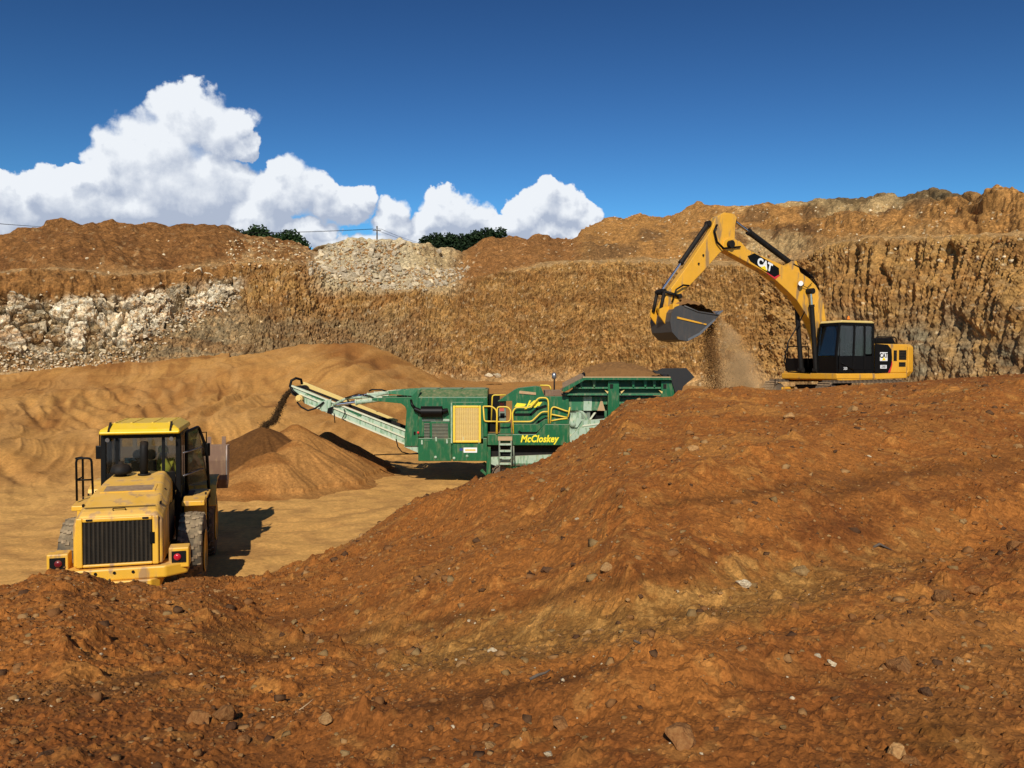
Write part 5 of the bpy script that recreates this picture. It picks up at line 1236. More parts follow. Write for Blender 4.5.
    for pts, d_ in rails:
        m_ = MB(); m_.tube([T(*rc(*p), d_) for p in pts], .028, round_=.10); m_.build('handrail', M['yel'], rt)
    MB().bb(X(552),X(567),y0+.2,y0+.6,Z(424),Z(417)).build('motor_cover', M['rusty'], rt)
    # --- jaw section
    jw = MB(); jw.bb(X(569.3),X(600),y0+.25,y0+2.2,Z(411),Z(396.8)); jw.bb(X(600),X(662),y0+.25,y0+2.2,Z(405),Z(397.2)); jw.build('jaw_housing', M['greend'], rt, bevel=.02)
    MB().bb(X(584),X(592.5),y0+.22,y0+.25,Z(411),Z(397)).build('housing_patch', M['pale'], rt)
    MB().prism([P(598,411),P(601,402),P(602.5,399),P(606,411)], y0+.22, y0+.25).build('housing_rib', M['tanp'], rt)
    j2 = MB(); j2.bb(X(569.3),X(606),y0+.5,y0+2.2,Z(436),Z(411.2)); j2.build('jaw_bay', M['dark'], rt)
    fw = MB(); fw.lathe([(.30,.30),(.58,.28),(.60,0),(.56,-.02),(.50,.0),(.46,.10),(.14,.10),(.12,-.03),(.02,-.03)], (X(573.5),y0+.28,Z(424)), n=30); fw.build('flywheel', M['pale'], rt)
    j3 = MB(); j3.prism([P(577,412.5),P(582,412.5),P(582.5,421),P(578,428),P(575,428),P(577,421)], y0+.30, y0+.42); j3.prism([P(584,432),P(584,421),P(606,419),P(606,424)], y0+.22, y0+.32); j3.prism([P(570,438),P(580,428),P(596,428),P(575,443),P(571,452)], y0+.15, y0+.28); j3.build('jaw_side_plate', M['pale'], rt)
    j4 = MB(); j4.bb(X(581),X(588),y0+.36,y0+.5,Z(419),Z(412)); j4.bb(X(588),X(591),y0+.32,y0+.5,Z(420.5),Z(411.5)); j4.build('bearing_block', M['greyg'], rt)
    j5 = MB(); j5.prism([P(590,420),P(595,413),P(597,413),P(592,420)], y0+.30, y0+.40); j5.prism([P(583,425.5),P(606,422.5),P(606,424),P(583,427)], y0+.19, y0+.22); j5.build('brace', M['pale2'], rt)
    # --- hopper
    H = empty('hopper', (0,0,0)); H.parent = rt
    dk = MB(); dk.prism([P(566,395),P(583,380),P(670,380),P(674,395)], y0+.12, y0+.18); dk.build('side_wall', M['greend2'], H)
    lp = MB(); lp.prism([P(561.5,391),P(563,388),P(583,377.5),P(669,377.5),P(670,379.8),P(584,379.8),P(564,391.5)], y0-.35, y0+.12); lp.build('hopper_lip', M['green'], H)
    lp = MB(); lp.prism([P(582,376.6),P(669,376.6),P(669,377.6),P(582,377.6)], y0-.30, y0+.05); lp.build('dusty_lip_edge', M['tanp'], H)
    for (q0, q1) in ((387,388.6),(393.5,395.2)):
        r_ = MB(); r_.bb(X(573 if q0 < 390 else 565),X(672),y0-.1,y0+.11,Z(q1),Z(q0)); r_.build('stiffener_rail', M['greend'], H)
    for a_, b_, q in ((607.5,619.5,430),(660.5,674,400)):
        p_ = MB(); p_.prism([P(a_,381),P(b_-1,381),P(b_,q),P(a_,q)], y0-.16, y0-.02); po = p_.build('hopper_post', M['green'], H, bevel=.01)
        k_ = MB(); k_.bb(X(a_+2),X(a_+5),y0-.2,y0-.16,Z(388),Z(384)); k_.build('lock_pin', M['blackd'], po)
    for px in (579,592,631,643,652): MB().prism([P(px,380),P(px+4,380),P(px+2.6,388),P(px+1.4,388)], y0-.10, y0+.0).build('gusset', M['green'], H)
    for a_, d_ in ((604,1),(624,-1),(658,1)): MB().prism([P(a_,389.8),P(a_+d_*4,391.5),P(a_+d_*3.2,393.5)], y0-.18, y0-.12).build('warning_tab', M['cream'], H)
    lw = MB(); lw.prism([(X(563),Z(391)),(X(583),Z(379)),(X(600),Z(371)),(X(603),Z(371)),(X(585),Z(380)),(X(565),Z(392))], y0+2.2, y0+2.3)
    lw.loft([[Vector((X(563),y0+.1,Z(391))),Vector((X(585),y0+.1,Z(379))),Vector((X(590),y0+2.25,Z(372))),Vector((X(566),y0+2.25,Z(384)))],[Vector((X(564),y0+.1,Z(392.5))),Vector((X(586),y0+.1,Z(380.5))),Vector((X(591),y0+2.25,Z(373.5))),Vector((X(567),y0+2.25,Z(385.5)))]]); lw.build('rear_flap', M['rusty'], H)
    fb = MB(); fb.loft([[Vector((X(585),y0+2.1,Z(384))),Vector((X(670),y0+2.1,Z(384))),Vector((X(668),y0+2.9,Z(372))),Vector((X(590),y0+2.9,Z(372)))],[Vector((X(585),y0+2.16,Z(384))),Vector((X(670),y0+2.16,Z(384))),Vector((X(668),y0+2.96,Z(372.4))),Vector((X(590),y0+2.96,Z(372.4)))]]); fb.build('far_wall', M['rusty'], H)
    bw = MB(); bw.prism([P(652,371),P(654,370.3),P(657,370.8),P(662,368.3),P(685,368),P(693,377),P(682,386),P(680,392),P(675,395),P(670,380),P(667,374.5),P(655,373.5)], y0-.25, y0+.0); bw.build('end_wing', M['blackr'], H)
    bw2 = MB(); bw2.loft([[Vector((X(670),y0,Z(380))),Vector((X(676),y0,Z(394))),Vector((X(676),y0+2.2,Z(394))),Vector((X(670),y0+2.2,Z(374)))],[Vector((X(692),y0,Z(377))),Vector((X(682),y0,Z(388))),Vector((X(680),y0+2.2,Z(388))),Vector((X(688),y0+2.2,Z(371)))]]); bw2.build('end_wall', M['blackr'], H)
    gr = MB(); gr.bb(X(640),X(676),y0+.2,y0+2.2,Z(430),Z(398)); gr.bb(X(600),X(640),y0+.6,y0+2.2,Z(440),Z(406)); gr.build('feeder_pan', M['greend'], rt)
    # mast lamp
    ml = MB(); ml.tube([(X(556.5),y0+1.6,Z(398)),(X(556.5),y0+1.6,Z(378))], .03); mlo = ml.build('lamp_mast', M['blackd'], rt)
    m2 = MB(); m2.lathe([(.05,-.12),(.09,-.08),(.09,.08),(.03,.14)], (X(556.3),y0+1.6,Z(376.5)), axis='z', n=12); m2.build('mast_lamp', M['steel'], mlo)
    # load of soil in the hopper
    random.seed(8); rows = []
    for i in range(30):
        x = X(586)+(X(665)-X(586))*i/29; row = []
        for j in range(14):
            y = y0+.12+2.1*j/13; u = i/29
            z = Z(378.2)+.58*math.sin(min(1,max(0,u*.9+.1))*math.pi)**.6*(.35+.65*math.sin(min(1, j/13+.12)*math.pi*.55))+random.uniform(-.03,.05)
            if j == 0: z = Z(385)
            row.append(Vector((x, y, z)))
        rows.append(row)
    ld = MB(); ld.loft(rows, cap=False, closed=False); o = ld.build('soil_load', M['soilm'], None); o.location = rt.location
    tag(o, 'heap of loose brown soil filling the green feed hopper', 'soil')
    return rt
M['redlens2'] = mat_paint('dull_red_lens', (.16,.01,.015), rough=.3, dust=.3)
M['rustyel'] = mat_paint('rusty_yellow_plate', (.55,.34,.10), rough=.8, dust=.6, dustc=(.6,.46,.22), scale=5)
M['greyg'] = mat_paint('grey_green_metal', (.16,.2,.15), rough=.7, dust=.6, dustc=(.34,.30,.2))
M['navy'] = mat_paint('navy_print', (.02,.05,.2), rough=.5, dust=.1)
M['pale2'] = mat_paint('pale_dusty_edge', (.58,.60,.44), rough=.85, dust=.7, dustc=(.66,.58,.38), var=.2)
M['redd'] = mat_paint('faded_red_sign', (.5,.08,.06), rough=.6, dust=.4)
M['tanp'] = mat_paint('dust_caked_metal', (.45,.30,.16), rough=.9, dust=.7)
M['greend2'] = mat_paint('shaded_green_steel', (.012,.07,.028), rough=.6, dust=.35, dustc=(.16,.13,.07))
M['blackr'] = mat_paint('black_rubber_sheet', (.010,.009,.009), rough=.7, dust=.08, dustc=(.1,.06,.03))
EXC = make_excavator(); LOADER = make_loader(); CRUSHER = make_crusher()

# ------------------------------------------------------------------ stones
def hull(seed, n=11, flat=(1, 1, 1)):
    rnd = random.Random(seed); bm = bmesh.new()
    for _ in range(n):
        v = Vector((rnd.gauss(0, 1), rnd.gauss(0, 1), rnd.gauss(0, 1))).normalized() * rnd.uniform(.8, 1.1)
        bm.verts.new((v.x*flat[0], v.y*flat[1], v.z*flat[2]))
    r = bmesh.ops.convex_hull(bm, input=bm.verts)
    bmesh.ops.delete(bm, geom=[g for g in r['geom_interior'] if isinstance(g, bmesh.types.BMVert)], context='VERTS')
    bmesh.ops.triangulate(bm, faces=bm.faces); bmesh.ops.recalc_face_normals(bm, faces=bm.faces)
    return bm
def rock_mesh(name, seed, mat, sub=2, flat=(1, .85, .7)):
    """a weathered lump: hull, subdivided and roughened"""
    bm = hull(seed, 20, flat)
    bmesh.ops.subdivide_edges(bm, edges=bm.edges, cuts=1, use_grid_fill=True)
    bmesh.ops.triangulate(bm, faces=bm.faces)
    if sub > 1: bmesh.ops.subdivide_edges(bm, edges=bm.edges, cuts=1, use_grid_fill=True); bmesh.ops.triangulate(bm, faces=bm.faces)
    co = np.array([v.co for v in bm.verts]); d = fbm(co[:, 0]*1.7+seed, co[:, 1]*1.7+co[:, 2]*1.3, 3, seed)*.13
    for v, dd in zip(bm.verts, d): v.co += v.co.normalized()*float(dd)
    bmesh.ops.smooth_vert(bm, verts=bm.verts, factor=.35, use_axis_x=True, use_axis_y=True, use_axis_z=True)
    me = bpy.data.meshes.new(name); bm.to_mesh(me); bm.free(); me.materials.append(mat); return me
def block_mesh(name, seed, mat, flat):
    bm = hull(seed, 12, flat); me = bpy.data.meshes.new(name); bm.to_mesh(me); bm.free(); me.materials.append(mat); return me
def mat_rock(name, c, c2, rough=.95, scale=3.5, bump=.5):
    m = bpy.data.materials.new(name); m.use_nodes = True; nt = m.node_tree; L = nt.links.new
    b = nt.nodes['Principled BSDF']; b.inputs['Roughness'].default_value = rough; b.inputs['Specular IOR Level'].default_value = .15
    tc = N(nt, 'ShaderNodeTexCoord'); oi = N(nt, 'ShaderNodeObjectInfo')
    ad = N(nt, 'ShaderNodeVectorMath', operation='ADD'); L(tc.outputs['Object'], ad.inputs[0]); L(oi.outputs['Location'], ad.inputs[1])
    n = N(nt, 'ShaderNodeTexNoise'); n.inputs['Scale'].default_value = scale; n.inputs['Detail'].default_value = 8; n.inputs['Roughness'].default_value = .65; L(ad.outputs[0], n.inputs['Vector'])
    col = mix_n(nt, smooth_n(nt, n.outputs['Fac'], .35, .65), c, c2)
    rn = math_n(nt, 'MULTIPLY_ADD', oi.outputs['Random'], .45, .75)
    sc = N(nt, 'ShaderNodeVectorMath', operation='SCALE'); L(col, sc.inputs[0]); L(rn, sc.inputs['Scale']); L(sc.outputs[0], b.inputs['Base Color'])
    bp = N(nt, 'ShaderNodeBump'); bp.inputs['Strength'].default_value = bump; bp.inputs['Distance'].default_value = .1; L(n.outputs['Fac'], bp.inputs['Height']); L(bp.outputs[0], b.inputs['Normal'])
    return m
MR_red = mat_rock('red_brown_rock', (.23,.095,.030), (.32,.15,.050)); MR_tan = mat_rock('tan_rock', (.34,.17,.06), (.46,.26,.10)); MR_pale = mat_rock('pale_limestone', (.52,.40,.24), (.74,.60,.39)); MR_dark = mat_rock('dark_clod', (.09,.042,.02), (.14,.07,.03)); MR_olive = mat_rock('grey_olive_rock', (.26,.15,.055), (.35,.22,.09))
MR_grey = mat_rock('grey_white_rubble', (.36,.28,.18), (.62,.51,.35))

def merged_stones(name, templ, pos, scl, rotz, rtilt, mats, matidx, parent=None, norm=None):
    """many little stones as ONE mesh, real geometry"""
    V = []; Fc = []; MI = []; off = 0
    tv = []; tf = []
    for me in templ:
        v = np.zeros(len(me.vertices)*3); me.vertices.foreach_get('co', v); tv.append(v.reshape(-1, 3)); f = np.zeros(len(me.polygons)*3, np.int64); me.polygons.foreach_get('vertices', f); tf.append(f.reshape(-1, 3))
    for i in range(len(pos)):
        k = i % len(templ); v = tv[k] * scl[i]
        a, b = rotz[i], rtilt[i]; ca, sa, cb, sb = math.cos(a), math.sin(a), math.cos(b), math.sin(b)
        Rm = np.array([[ca, -sa, 0], [sa, ca, 0], [0, 0, 1]]) @ np.array([[1, 0, 0], [0, cb, -sb], [0, sb, cb]])
        V.append(v @ Rm.T + pos[i]); Fc.append(tf[k] + off); MI.append(np.full(len(tf[k]), matidx[i])); off += len(v)
    V = np.concatenate(V); Fc = np.concatenate(Fc); MI = np.concatenate(MI)
    me = bpy.data.meshes.new(name); me.vertices.add(len(V)); me.vertices.foreach_set('co', V.reshape(-1).astype(np.float32))
    nf = len(Fc); me.loops.add(nf*3); me.loops.foreach_set('vertex_index', Fc.reshape(-1).astype(np.int32)); me.polygons.add(nf); me.polygons.foreach_set('loop_start', np.arange(nf, dtype=np.int32)*3)
    for m in mats: me.materials.append(m)
    me.polygons.foreach_set('material_index', MI.astype(np.int32)); me.update(calc_edges=True)
    o = bpy.data.objects.new(name, me); COL.objects.link(o)
    if parent: o.parent = parent
    o['kind'] = 'stuff'; return o
TEMPL = [block_mesh('t', 900+i, MR_red, (1, .85, .7)) for i in range(10)]

# pebbles all over the bank
rs = np.random.RandomState(4)
_Yv = np.geomspace(2.6, 25, 260)
def bank_at(px, y):
    z = bank_z(np.full(260, float(px)), _Yv, fine=False); yy = img_y(z, _Yv)
    k = np.where(yy <= y)[0]; i = k[0] if len(k) else 259
    Yq = _Yv[i]; zq = float(bank_z(np.array([float(px)]), np.array([Yq]), cell=np.array([Yq/FPX]))[0]); return Vector(((px-512)/FPX*Yq, Yq, zq)), Yq
n = 13000
ppx = rs.uniform(-60, 1090, n); Yc_ = bank_parts(ppx)[0]
pY = np.exp(rs.uniform(np.log(2.8), np.log(Yc_ + .3)))
clus = fbm((ppx-512)/FPX*pY*1.1, pY*1.1, 3, 501)
keep = clus + rs.uniform(-.6, .6, n) > -.1
ppx, pY = ppx[keep], pY[keep]; n = len(ppx)
pz = bank_z(ppx, pY, cell=pY/FPX)
size = np.minimum(pY/FPX * (1.1 + rs.pareto(2.4, n)*1.5), .010*pY) 
size = np.clip(size, .006, .09)
pos = np.stack([(ppx-512)/FPX*pY, pY, pz - size*.05], -1)
mi = rs.choice([0, 0, 0, 0, 0, 0, 0, 0, 1, 1, 3, 3, 4, 4, 1, 2], n); mi = np.where((mi == 2) & (size > .02), 0, mi)
peb = merged_stones('pebbles', TEMPL, pos, size, rs.uniform(0, 6.3, n), rs.uniform(-.5, .5, n), [MR_red, MR_tan, MR_pale, MR_dark, MR_olive], mi)

# named rocks of the bank
RM = {k: [rock_mesh('rock', 700+i+10*q, m) for i in range(4)] for q, (k, m) in enumerate((('r', MR_red), ('t', MR_tan), ('p', MR_pale), ('d', MR_dark), ('o', MR_olive)))}
named = [(905,672,15,.75,'r','largest reddish brown rock standing alone on the right of the dirt bank'),
 (681,746,19,.6,'r','broad reddish brown rock half buried near the bottom edge of the bank'),
 (196,724,10,1.15,'r','upright pointed brown rock, left one of a close pair on the bank'),
 (222,720,11,.9,'r','blocky brown rock with a shaded side, right one of a close pair'),
 (800,576,11,.45,'o','flat greyish olive slab lying in the yellowish dirt band'),
 (1019,549,11,.8,'r','dark red rock cut off by the right edge of the photo'),
 (948,600,13,.6,'r','flat topped red rock, left one of two under the grey stripe at right'),
 (975,592,10,.6,'r','rounded red rock, right one of two at the far right of the bank'),
 (900,756,11,.8,'t','tan yellow rock near the bottom right corner of the bank'),
 (916,762,9,.6,'r','low reddish rock touching the tan one near the bottom right corner'),
 (325,728,9,.7,'t','yellowish tan rock with dark shade behind it at lower left'),
 (493,652,5,.5,'p','small pale stone lying in the middle of the yellowish dirt band'),
 (490,708,9,.8,'r','round brown rock just below the dark rut in the bank'),
 (560,734,10,.55,'r','low dark brown rock left of the broad rock at the bottom'),
 (490,748,8,.6,'t','tan stone at the bottom among small pebbles, left of the brown rocks'),
 (546,752,7,.6,'p','pale stone at the very bottom among small pebbles'),
 (853,412,6,.7,'t','small tan boulder on top of the bank below the excavator'),
 (790,420,7,.5,'t','flat tan stone on the upper bank left of the small tan boulder'),
 (694,452,7,.4,'t','flat pale tan stone high on the bank right of the hopper'),
 (833,666,5,.8,'p','round cream stone left of the largest rock on the bank'),
 (820,658,4,.5,'p','thin white flake of stone beside the round cream stone'),
 (962,664,6,.8,'t','tan stone on the right side of the bank above the dark clod'),
 (930,694,7,.9,'d','almost black clod below and right of the largest rock'),
 (240,744,8,.7,'r','brown rock near the bottom left below the upright pair'),
 (40,760,9,.6,'d','dark brown clod near the bottom left corner'),
 (64,755,7,.6,'r','brown rock near the bottom left corner beside a dark clod'),
 (310,640,8,.5,'r','low brown rock left of the yellowish dirt band'),
 (607,574,8,.7,'t','pinkish tan rock at the upper edge of the yellowish dirt band'),
 (548,572,7,.6,'d','dark red brown clod above the yellowish dirt band'),
 (745,590,7,.5,'p','cream flat stone at the right end of the yellowish dirt band')]
for i, (px_, py_, r_px, fl, kd, lab) in enumerate(named):
    p, Yq = bank_at(px_, py_); r = r_px/FPX*Yq*1.05
    o = bpy.data.objects.new('rock', RM[kd][i % 4]); COL.objects.link(o); o.location = p + Vector((0, 0, r*.28*fl)); o.scale = (r*1.1, r*1.1, r*max(fl, .6)*1.5); o.rotation_euler = (rs.uniform(-.2, .2), rs.uniform(-.2, .2), rs.uniform(0, 6.28))
    tag(o, lab, 'rock', 'larger rocks lying on the red dirt bank')
lab2 = {'r': 'small loose reddish brown stone lying on the red dirt bank', 't': 'small loose tan stone lying on the red dirt bank', 'p': 'small loose pale cream stone lying on the red dirt bank', 'd': 'small loose dark brown clod lying on the red dirt bank', 'o': 'small loose greyish stone lying on the red dirt bank'}
gl2 = {'r': 'small reddish stones on the dirt bank', 't': 'small tan stones on the dirt bank', 'p': 'small pale stones on the dirt bank', 'd': 'small dark clods on the dirt bank', 'o': 'small greyish stones on the dirt bank'}
for i in range(190):
    px_ = rs.uniform(5, 1019); Yc0 = bank_parts(px_)[1]; py_ = rs.uniform(float(Yc0)+8, 764)
    p, Yq = bank_at(px_, py_); r = rs.uniform(2.0, 5.2)/FPX*Yq; kd = rs.choice(list('rrrrrrtttpddoo'))
    if kd == 'p': r = min(r, 3.0/FPX*Yq)
    o = bpy.data.objects.new('rock', RM[kd][i % 4]); COL.objects.link(o); fl = rs.uniform(.5, .95); o.location = p + Vector((0, 0, r*.2)); o.scale = (r, r*rs.uniform(.7, 1), r*fl); o.rotation_euler = (rs.uniform(-.3, .3), rs.uniform(-.3, .3), rs.uniform(0, 6.28))
    tag(o, lab2[kd], 'rock', gl2[kd])
# roots and sticks
def stick(px_, py_, pts, r, lab, mat):
    p, Yq = bank_at(px_, py_); s_ = Yq/FPX
    m_ = MB(); m_.tube([(a*s_, 0.02*k, b*s_) for k, (a, b) in enumerate(pts)], [r*s_, r*s_*1.1, r*s_*.8, r*s_*.5], n=7); o = m_.build('stick', mat, None, loc=p+Vector((0, 0, .02))); tag(o, lab, 'stick', 'roots and sticks on the bank')
stick(884, 552, [(-9, 0), (-2, 3), (4, 0), (12, -4)], 1.3, 'dark bent root sticking out of the bank at upper right', M['wood'])
stick(541, 684, [(-11, -1), (-3, 2), (5, 3), (10, 5)], 1.5, 'dark bent root lying in the rut below the yellowish band', M['wood'])
stick(641, 652, [(-6, 5), (-1, 2), (4, -1), (8, -4)], 1.2, 'short grey splintered stick in the yellowish dirt band', M['steelw'] if 'steelw' in M else M['wood'])
stick(300, 712, [(-7, -4), (0, 0), (5, 3), (9, 6)], .6, 'thin pale twig slanting up left of the dark rut', M['tanp'])

# stones of the pale rock face (pieces of the wall)
def wall_spot(px_, py_):
    c = int(np.argmin(abs(WPX - px_))); col = WP[:, c]; yy = img_y(col[:, 2], col[:, 1]); k = int(np.argmin(abs(yy[:300] - py_))); return Vector([float(q) for q in col[k]])
WB = [block_mesh('stone', 500+i, MR_pale, (1, .6, .75)) for i in range(8)]
WG = [block_mesh('stone', 530+i, MR_grey, (1, .6, .8)) for i in range(4)]
big = [(40,327,12,7),(60,312,7,4),(97,317,7,5),(108,318,5,5),(86,312,4,3),(14,328,5,5),(62,329,5,3),(78,334,4,4),(28,352,6,4),(20,348,5,3),(48,324,6,5),(30,305,8,4),(25,299,5,3),(100,300,5,3),(112,306,4,4),(180,268,5,3),(198,270,6,4),(216,283,9,3),(226,290,7,3),(196,310,3,3),(150,323,5,4),(170,285,7,3),(185,300,6,3),(205,275,7,4),(160,303,6,3),(140,298,6,3)]
k = 0
for px_, py_, a, b in big:
    p = wall_spot(px_, py_); o = bpy.data.objects.new('stone', WB[k % 8]); COL.objects.link(o); o.parent = WALL
    s_ = p.y/FPX; o.location = p + Vector((0, .30, 0)); o.scale = (a*s_*1.05, b*s_*.9, b*s_*1.3); o.rotation_euler = (rs.uniform(-.2, .2), rs.uniform(-.25, .25), rs.uniform(-.3, .3)); k += 1
for i in range(230):
    if i < 150: px_ = rs.uniform(0, 132); py_ = rs.uniform(292, 358)
    else: px_ = rs.uniform(132, 240); py_ = rs.uniform(272+(240-px_)*.14, 300+(240-px_)*.52)
    p = wall_spot(px_, py_); o = bpy.data.objects.new('stone', (WB[i % 8] if rs.rand() < .55 else WG[i % 4])); COL.objects.link(o); o.parent = WALL
    s_ = p.y/FPX; r = rs.uniform(1.4, 4.0); o.location = p + Vector((0, .16, 0)); o.scale = (r*s_*1.4, r*s_*.8, r*s_*.9); o.rotation_euler = tuple(rs.uniform(-.5, .5, 3))
# talus grit under the pale face
n = 1000; sp = []
for i in range(n):
    if rs.rand() < .55: px_ = rs.uniform(-20, 140); py_ = rs.uniform(352, 372)
    else: px_ = rs.uniform(130, 240); py_ = rs.uniform(295, 368) 
    if px_ > 140 and py_ > 300+(240-px_)*.62: py_ = 296+(240-px_)*rs.uniform(.2, .55)
    sp.append(wall_spot(px_, py_))
merged_stones('talus_stones', TEMPL, [np.array(p)+np.array([0, -.05, .05]) for p in sp], rs.uniform(.05, .17, n), rs.uniform(0, 6.3, n), rs.uniform(-1, 1, n), [MR_pale, MR_grey, MR_tan], rs.choice([0, 1, 1, 2], n), parent=WALL)

# pale rubble heap spilling over the middle of the wall
hp = empty('rubble_heap', (float(at(385, 262, 88)[0]), 82, 15)); tag(hp, 'heap of broken cream limestone on top of the wall below the power pole', 'rubble heap')
def rub_pt():
    while True:
        px_ = rs.uniform(308, 470); py_ = rs.uniform(241, 292)
        if py_ < np.interp(px_, [308, 330, 345, 380, 430, 462, 470], [262, 246, 241, 241, 247, 262, 268]): continue
        if py_ > np.interp(px_, [308, 340, 400, 450, 470], [272, 284, 292, 284, 276])+rs.uniform(-4, 4): continue
        if px_ > 400 and py_ < 268 and rs.rand() < .9: continue
        return px_, py_
def wall_spot2(px_, py_):
    c = int(np.argmin(abs(WPX - px_))); col = WP[:, c]; yy = img_y(col[:, 2], col[:, 1]); k = int(np.argmin(abs(yy[:330] - py_))); return Vector([float(q) for q in col[k]])
n = 2600; P_ = [wall_spot2(*rub_pt()) for _ in range(n)]
merged_stones('small_rubble', TEMPL, [np.array(p)-np.array(hp.location) for p in P_], rs.uniform(.08, .32, n)*rs.uniform(.5, 1, n), rs.uniform(0, 6.3, n), rs.uniform(-1, 1, n), [MR_pale, MR_grey, MR_tan], rs.choice([0, 1, 1, 1, 2, 2], n), parent=hp)
for i in range(120):
    p = wall_spot2(*rub_pt()); o = bpy.data.objects.new('stone', (WG[i % 4] if i % 3 else WB[i % 8])); COL.objects.link(o); o.parent = hp
    r = rs.uniform(.28, .62); o.location = p - hp.location + Vector((0, 0, .1)); o.scale = (r, r, r*.9); o.rotation_euler = tuple(rs.uniform(-1, 1, 3))
# scattered pale stones on the benches
n = 900; P_ = []
for i in range(n):
    if i < 350: px_, py_ = rs.uniform(225, 310), rs.uniform(240, 268)
    elif i < 400: px_, py_ = rs.uniform(0, 230), rs.uniform(222, 285)
    else: px_, py_ = rs.uniform(560, 1024), rs.uniform(205, 262)
    c = int(np.argmin(abs(WPX - px_))); col = WP[:, c]; yy = img_y(col[:, 2], col[:, 1]); P_.append(col[int(np.argmin(abs(yy[:330]-py_)))])
merged_stones('bench_stones', TEMPL, P_, rs.uniform(.05, .22, n)*rs.uniform(.6, 1.3, n), rs.uniform(0, 6.3, n), rs.uniform(-1, 1, n), [MR_pale, MR_tan, MR_red], rs.choice([0, 1, 1, 2], n), parent=WALL)
# pair of pale boulders on the pit floor
for i, (px_, py_, r, lab) in enumerate(((489.5, 375.5, .42, 'left one of two grey white boulders lying at the foot of the wall'), (497, 375.5, .36, 'right one of two grey white boulders lying at the foot of the wall'))):
    o = bpy.data.objects.new('boulder', RM['p'][i]); COL.objects.link(o); p = atv(px_, py_, 71); o.location = p; o.scale = (r*1.1, r, r*.85); tag(o, lab, 'boulder', 'boulders at the foot of the wall')

# ------------------------------------------------------------------ stockpile under the conveyor
def build_pile():
    xs = np.linspace(-15.5, -3.2, 330); ys = np.linspace(25.2, 40.5, 330); X, Y = np.meshgrid(xs, ys)
    fl_ = floor_z(512 + X/Y*FPX, Y, True)
    def cone(ax, ay, h, sl, sd_, lob=.12, sx=1.0):
        dx = (X-ax)*sx; dy = Y-ay; r = np.hypot(dx, dy); th = np.arctan2(dy, dx)
        r = r*(1+.10*vn(np.cos(th)*1.3+sd_, np.sin(th)*1.3, sd_)+.03*vn(np.cos(th)*5+sd_, np.sin(th)*5, sd_+3))
        z = h-sl*np.maximum(r-.12, 0)+.18*np.exp(-((r-4.0)/.9)**2)*0
        return z+.05*ridge(np.cos(th)*4+sd_, np.sin(th)*4, 2, sd_+7)*sst(r, .3, 1.5)*.8
    fresh = cone(-9.6, 31.7, 2.12, .50, 11)
    old = np.maximum.reduce([cone(-8.6, 32.4, 2.15, .64, 21), cone(-8.1, 30.7, 1.66, .58, 31), cone(-8.7, 29.6, 1.35, .48, 35), cone(-7.7, 34.2, 1.7, .60, 41)])
    z = np.maximum(fresh, old); isf = sst(fresh-old, -.02, .05)
    z = z+fbm(X*.8, Y*.8, 4, 521)*.05
    base = fl_-.12
    # soft toe
    d = z-fl_; z = np.where(d > .25, z, fl_+(.25*np.exp((d-.25)/.25)) * (d > -1.2) - .10)
    z = np.where(d < -.5, base, z)
    C = np.ones(X.shape+(3,))*srgb(176, 124, 66); nA = fbm(X*.8, Y*.8, 5, 531)
    C = cmix(C, srgb(196, 138, 74), np.clip(.3+nA, 0, 1)*.8); C = cmix(C, srgb(108, 70, 34), isf*.95)
    C = cmix(C, srgb(150, 94, 42), (1-isf)*sst(fbm(X*.25, Y*.5, 3, 541), .0, .35)*.7)
    C = C*.80
    m = mat_soil('stockpile_sand', fine=14, bump=.3, bscale=22, bdist=.03, var=.2)
    o = grid_mesh('sand_pile', np.stack([X, Y, z], -1), C, m)
    tag(o, 'lobed pile of crushed brown sand under the conveyor head with a darker fresh cone', 'sand pile')
build_pile()
# falling sand: grains in the air
def grains(name, path, rad, n, smin, smax, mats, seed, lab, cat):
    rg = np.random.RandomState(seed); t = rg.rand(n); path = np.array(path); u = t*(len(path)-1); i = np.minimum(u.astype(int), len(path)-2); f = (u-i)[:, None]
    c = path[i]*(1-f)+path[i+1]*f; rr = np.interp(t, [0, 1], rad)[:, None]
    p = c+rg.normal(0, 1, (n, 3))*rr*np.array([1, 1, .8]); s_ = rg.uniform(smin, smax, n)
    o = merged_stones(name, TEMPL, p, s_, rg.uniform(0, 6.3, n), rg.uniform(-2, 2, n), mats, rg.choice(range(len(mats)), n)); tag(o, lab, cat); return o
h0 = atv(291, 390, 31.9)
grains('falling_sand', [h0, h0+Vector((-.22, 0, -.25)), h0+Vector((-.42, -.02, -.65)), h0+Vector((-.62, -.05, -1.15)), Vector((-9.62, 31.7, 2.1))], (.035, .09), 8000, .008, .024, [M['sanddark']], 3, 'dark stream of crushed sand falling from the conveyor head', 'falling sand')
lipw = EXC.matrix_basis @ Vector((5.95, 0, 3.05))
def dp(px_, py_, Yq=34.0): return np.array(atv(px_, py_, Yq))
grains('falling_soil', [dp(709, 320), dp(710, 345), dp(713, 368), dp(716, 394)], (.12, .26), 5200, .008, .03, [M['soilm']], 5, 'stream of brown soil pouring from the excavator bucket', 'falling soil')
grains('blown_soil', [dp(716, 325), dp(726, 345), dp(736, 368), dp(742, 395)], (.25, .75), 1600, .006, .016, [M['soilm']], 6, 'fine brown soil grains drifting to the right of the falling stream', 'falling soil')
